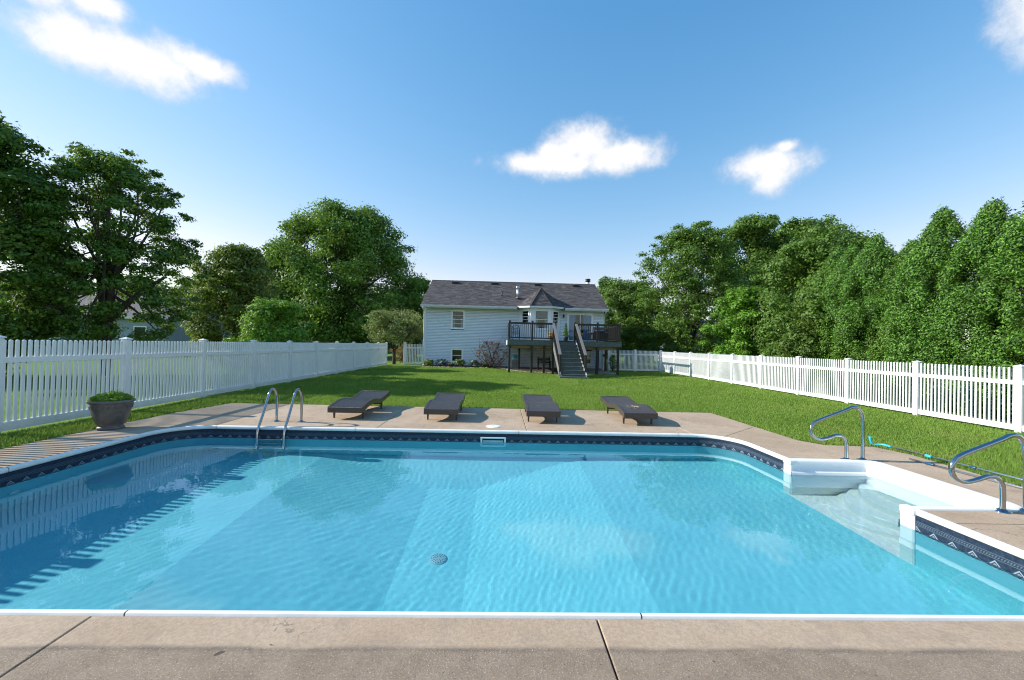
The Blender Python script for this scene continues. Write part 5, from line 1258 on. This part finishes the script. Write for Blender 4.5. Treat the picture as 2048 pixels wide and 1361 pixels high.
# ================================================================== NEIGHBOURS' HOUSES
def far_house(label, x0, x1, y0, y1, hw, hr, wall_c, roof_c, wins, name='neighbour_house', axis='x'):
    root = thing(name, label, 'house', ((x0+x1)/2, y0, 0)); wm_ = plain('siding_'+str(len(bpy.data.materials)), wall_c, .7, .06, 2); rm = plain('roofing_'+str(len(bpy.data.materials)), roof_c, .95, .12, 3, bump=.4, bscale=18)
    MB().box((x0, y0, -.1), (x1, y1, hw)).build('wall', wm_, root); ym = (y0+y1)/2
    v = MB(); e = .4
    v.add([(x0-e, y0-e, hw-.05), (x1+e, y0-e, hw-.05), (x1+e, ym, hr), (x0-e, ym, hr), (x1+e, y1+e, hw-.05), (x0-e, y1+e, hw-.05), (x0-e, y0-e, hw+.10), (x1+e, y0-e, hw+.10), (x1+e, ym, hr+.16), (x0-e, ym, hr+.16), (x1+e, y1+e, hw+.10), (x0-e, y1+e, hw+.10)],
          [(0, 1, 2, 3), (3, 2, 4, 5), (6, 7, 8, 9), (9, 8, 10, 11), (0, 1, 7, 6), (1, 2, 8, 7), (2, 4, 10, 8), (4, 5, 11, 10), (5, 3, 9, 11), (3, 0, 6, 9)])
    r_ = v.build('roof', rm, root)
    for xx in (x0+.01, x1-.01): MB().add([(xx, y0, hw), (xx, y1, hw), (xx, ym, hr)], [(0, 1, 2)]).build('gable', wm_, root)
    MB().box((x0-e, y0-e-.03, hw-.06), (x1+e, y0-e-.002, hw+.12)).build('gutter', M['fascia'], root)
    for a, b, c, d in wins:
        w_ = MB().box((a, y0-.05, c), (b, y0-.002, d)).build('window', M['trim'], root); MB().box((a+.09, y0-.06, c+.09), (b-.09, y0-.052, d-.09)).build('pane', M['dark_pane'], w_)
M['dark_pane'] = plain('dark_window', (.02, .025, .03), .08, .2, 3)
far_house('pale blue neighbour house under the open spreading tree', -38, -26.5, 34, 42, 3.0, 5.0, (.27, .33, .41), (.10, .095, .095), [(-36, -35, 1.2, 2.4), (-32.2, -31.2, 1.2, 2.4), (-29, -28, 1.2, 2.4)])
far_house('tan neighbour house glimpsed between spreading tree and olive tree', -34, -26, 52, 60, 2.7, 4.6, (.50, .42, .30), (.20, .17, .15), [(-31, -30, 1, 2.2)])
far_house('low grey neighbour house seen past the crab apple', -20.5, -11, 58, 66, 2.5, 4.4, (.44, .50, .52), (.34, .30, .29), [(-18.4, -17.9, .8, 2.1), (-16.9, -16.4, .8, 2.1), (-15.9, -15.0, .8, 2.1)])
far_house('grey neighbour house hidden behind the airy tall tree', 20.5, 30, 46, 54, 2.9, 5.0, (.42, .44, .46), (.16, .15, .15), [(22, 23, 1, 2.2)])

# ================================================================== GRASS
def grass():
    rng = np.random.default_rng(77); n = 1500000
    x = rng.uniform(-7.78, 10.88, n); y = rng.uniform(2.6, 28.2, n); d = np.hypot(x, y)
    keep = rng.random(n) < np.clip(62/np.maximum(d, 4)**2, 0, 1)*1.35
    # deck, pool and the mulch bed stay bare
    def inside(px, py, poly):
        c = np.zeros(len(px), bool); m = len(poly)
        for i in range(m):
            (x1, y1), (x2, y2) = poly[i], poly[(i+1) % m]
            cond = ((y1 > py) != (y2 > py)); xi = x1+(py-y1)*(x2-x1)/((y2-y1) if y2 != y1 else 1e-9); c ^= cond & (px < xi)
        return c
    keep &= ~inside(x, y, [(a+(.012 if a < 0 else -.012), b-.015) for a, b in DECK]); keep &= ~inside(x, y, pts_bed); keep &= ~((x > 4.5) & (x < 7.15) & (y > 24.3)); keep &= ~((x > 2.9) & (x < 4.45) & (y > 20.6) & (y < 24.1))
    az_ = np.degrees(np.arctan2(x, y)); keep &= (np.abs(az_-1) < 56)
    x, y, d = x[keep], y[keep], d[keep]; n = len(x)
    patch = .5+.25*np.sin(x*1.3+np.sin(y*.9)*2)+.25*np.sin(y*1.7+np.cos(x*.8)*2)
    h = (.026+.020*rng.random(n))*(1+.25*patch)*(1+np.clip(d-8, 0, 12)*.012); w = .0021*np.maximum(d, 3.5)**.72*1.15
    edge = (x < -6.7)
    h = np.where(edge, h*1.25, h)
    a = rng.uniform(0, 6.283, n); ln = rng.normal(0, .42, (n, 2))*h[:, None]
    sx, sy = np.cos(a)*w*.5, np.sin(a)*w*.5; z0 = np.full(n, -.015)
    V = np.stack([np.stack([x-sx, y-sy, z0], 1), np.stack([x+sx, y+sy, z0], 1), np.stack([x+ln[:, 0], y+ln[:, 1], h], 1)], 1).reshape(-1, 3)
    var = np.repeat(np.clip(rng.random(n)*.75+.25*patch, 0, 1), 3)
    m, t, b = mk('grass_blades'); g = NT(t); v = g.attr('var'); p = g.pos()
    c = g.mix(v, (.105, .205, .026), (.275, .41, .08)); c = g.mix(g.m('MULTIPLY', g.ramp(g.noise(p, .8, 4), .5, .72), .55), c, (.30, .345, .09)); c = g.mix(g.ramp(g.noise(p, 40, 1), .70, .80), c, (.34, .30, .12))
    t.links.new(c, b.inputs['Base Color']); b.inputs['Roughness'].default_value = .6; b.inputs['Specular IOR Level'].default_value = .25
    tr = g.n('ShaderNodeBsdfTranslucent'); t.links.new(g.mix(.35, c, (.25, .36, .03)), tr.inputs['Color']); mx_ = g.n('ShaderNodeMixShader'); mx_.inputs[0].default_value = .42
    t.links.new(b.outputs[0], mx_.inputs[1]); t.links.new(tr.outputs[0], mx_.inputs[2]); t.links.new(mx_.outputs[0], t.nodes['Material Output'].inputs['Surface'])
    o = link('grass', np_mesh('grass', V, tris=np.arange(3*n).reshape(n, 3), mat=m, attrs={'var': var})); tag(o, 'short mown green grass of the garden lawn', 'grass', kind='stuff')
    print('blades', n)
pts_bed = [(-5.2, 29.25), (-5.2, 28.35), (-3, 28.1), (-1, 28.15), (.3, 27.6), (.65, 26.4), (1.6, 25.1), (3.0, 24.6), (4.5, 24.5), (4.5, 29.25)]
grass()
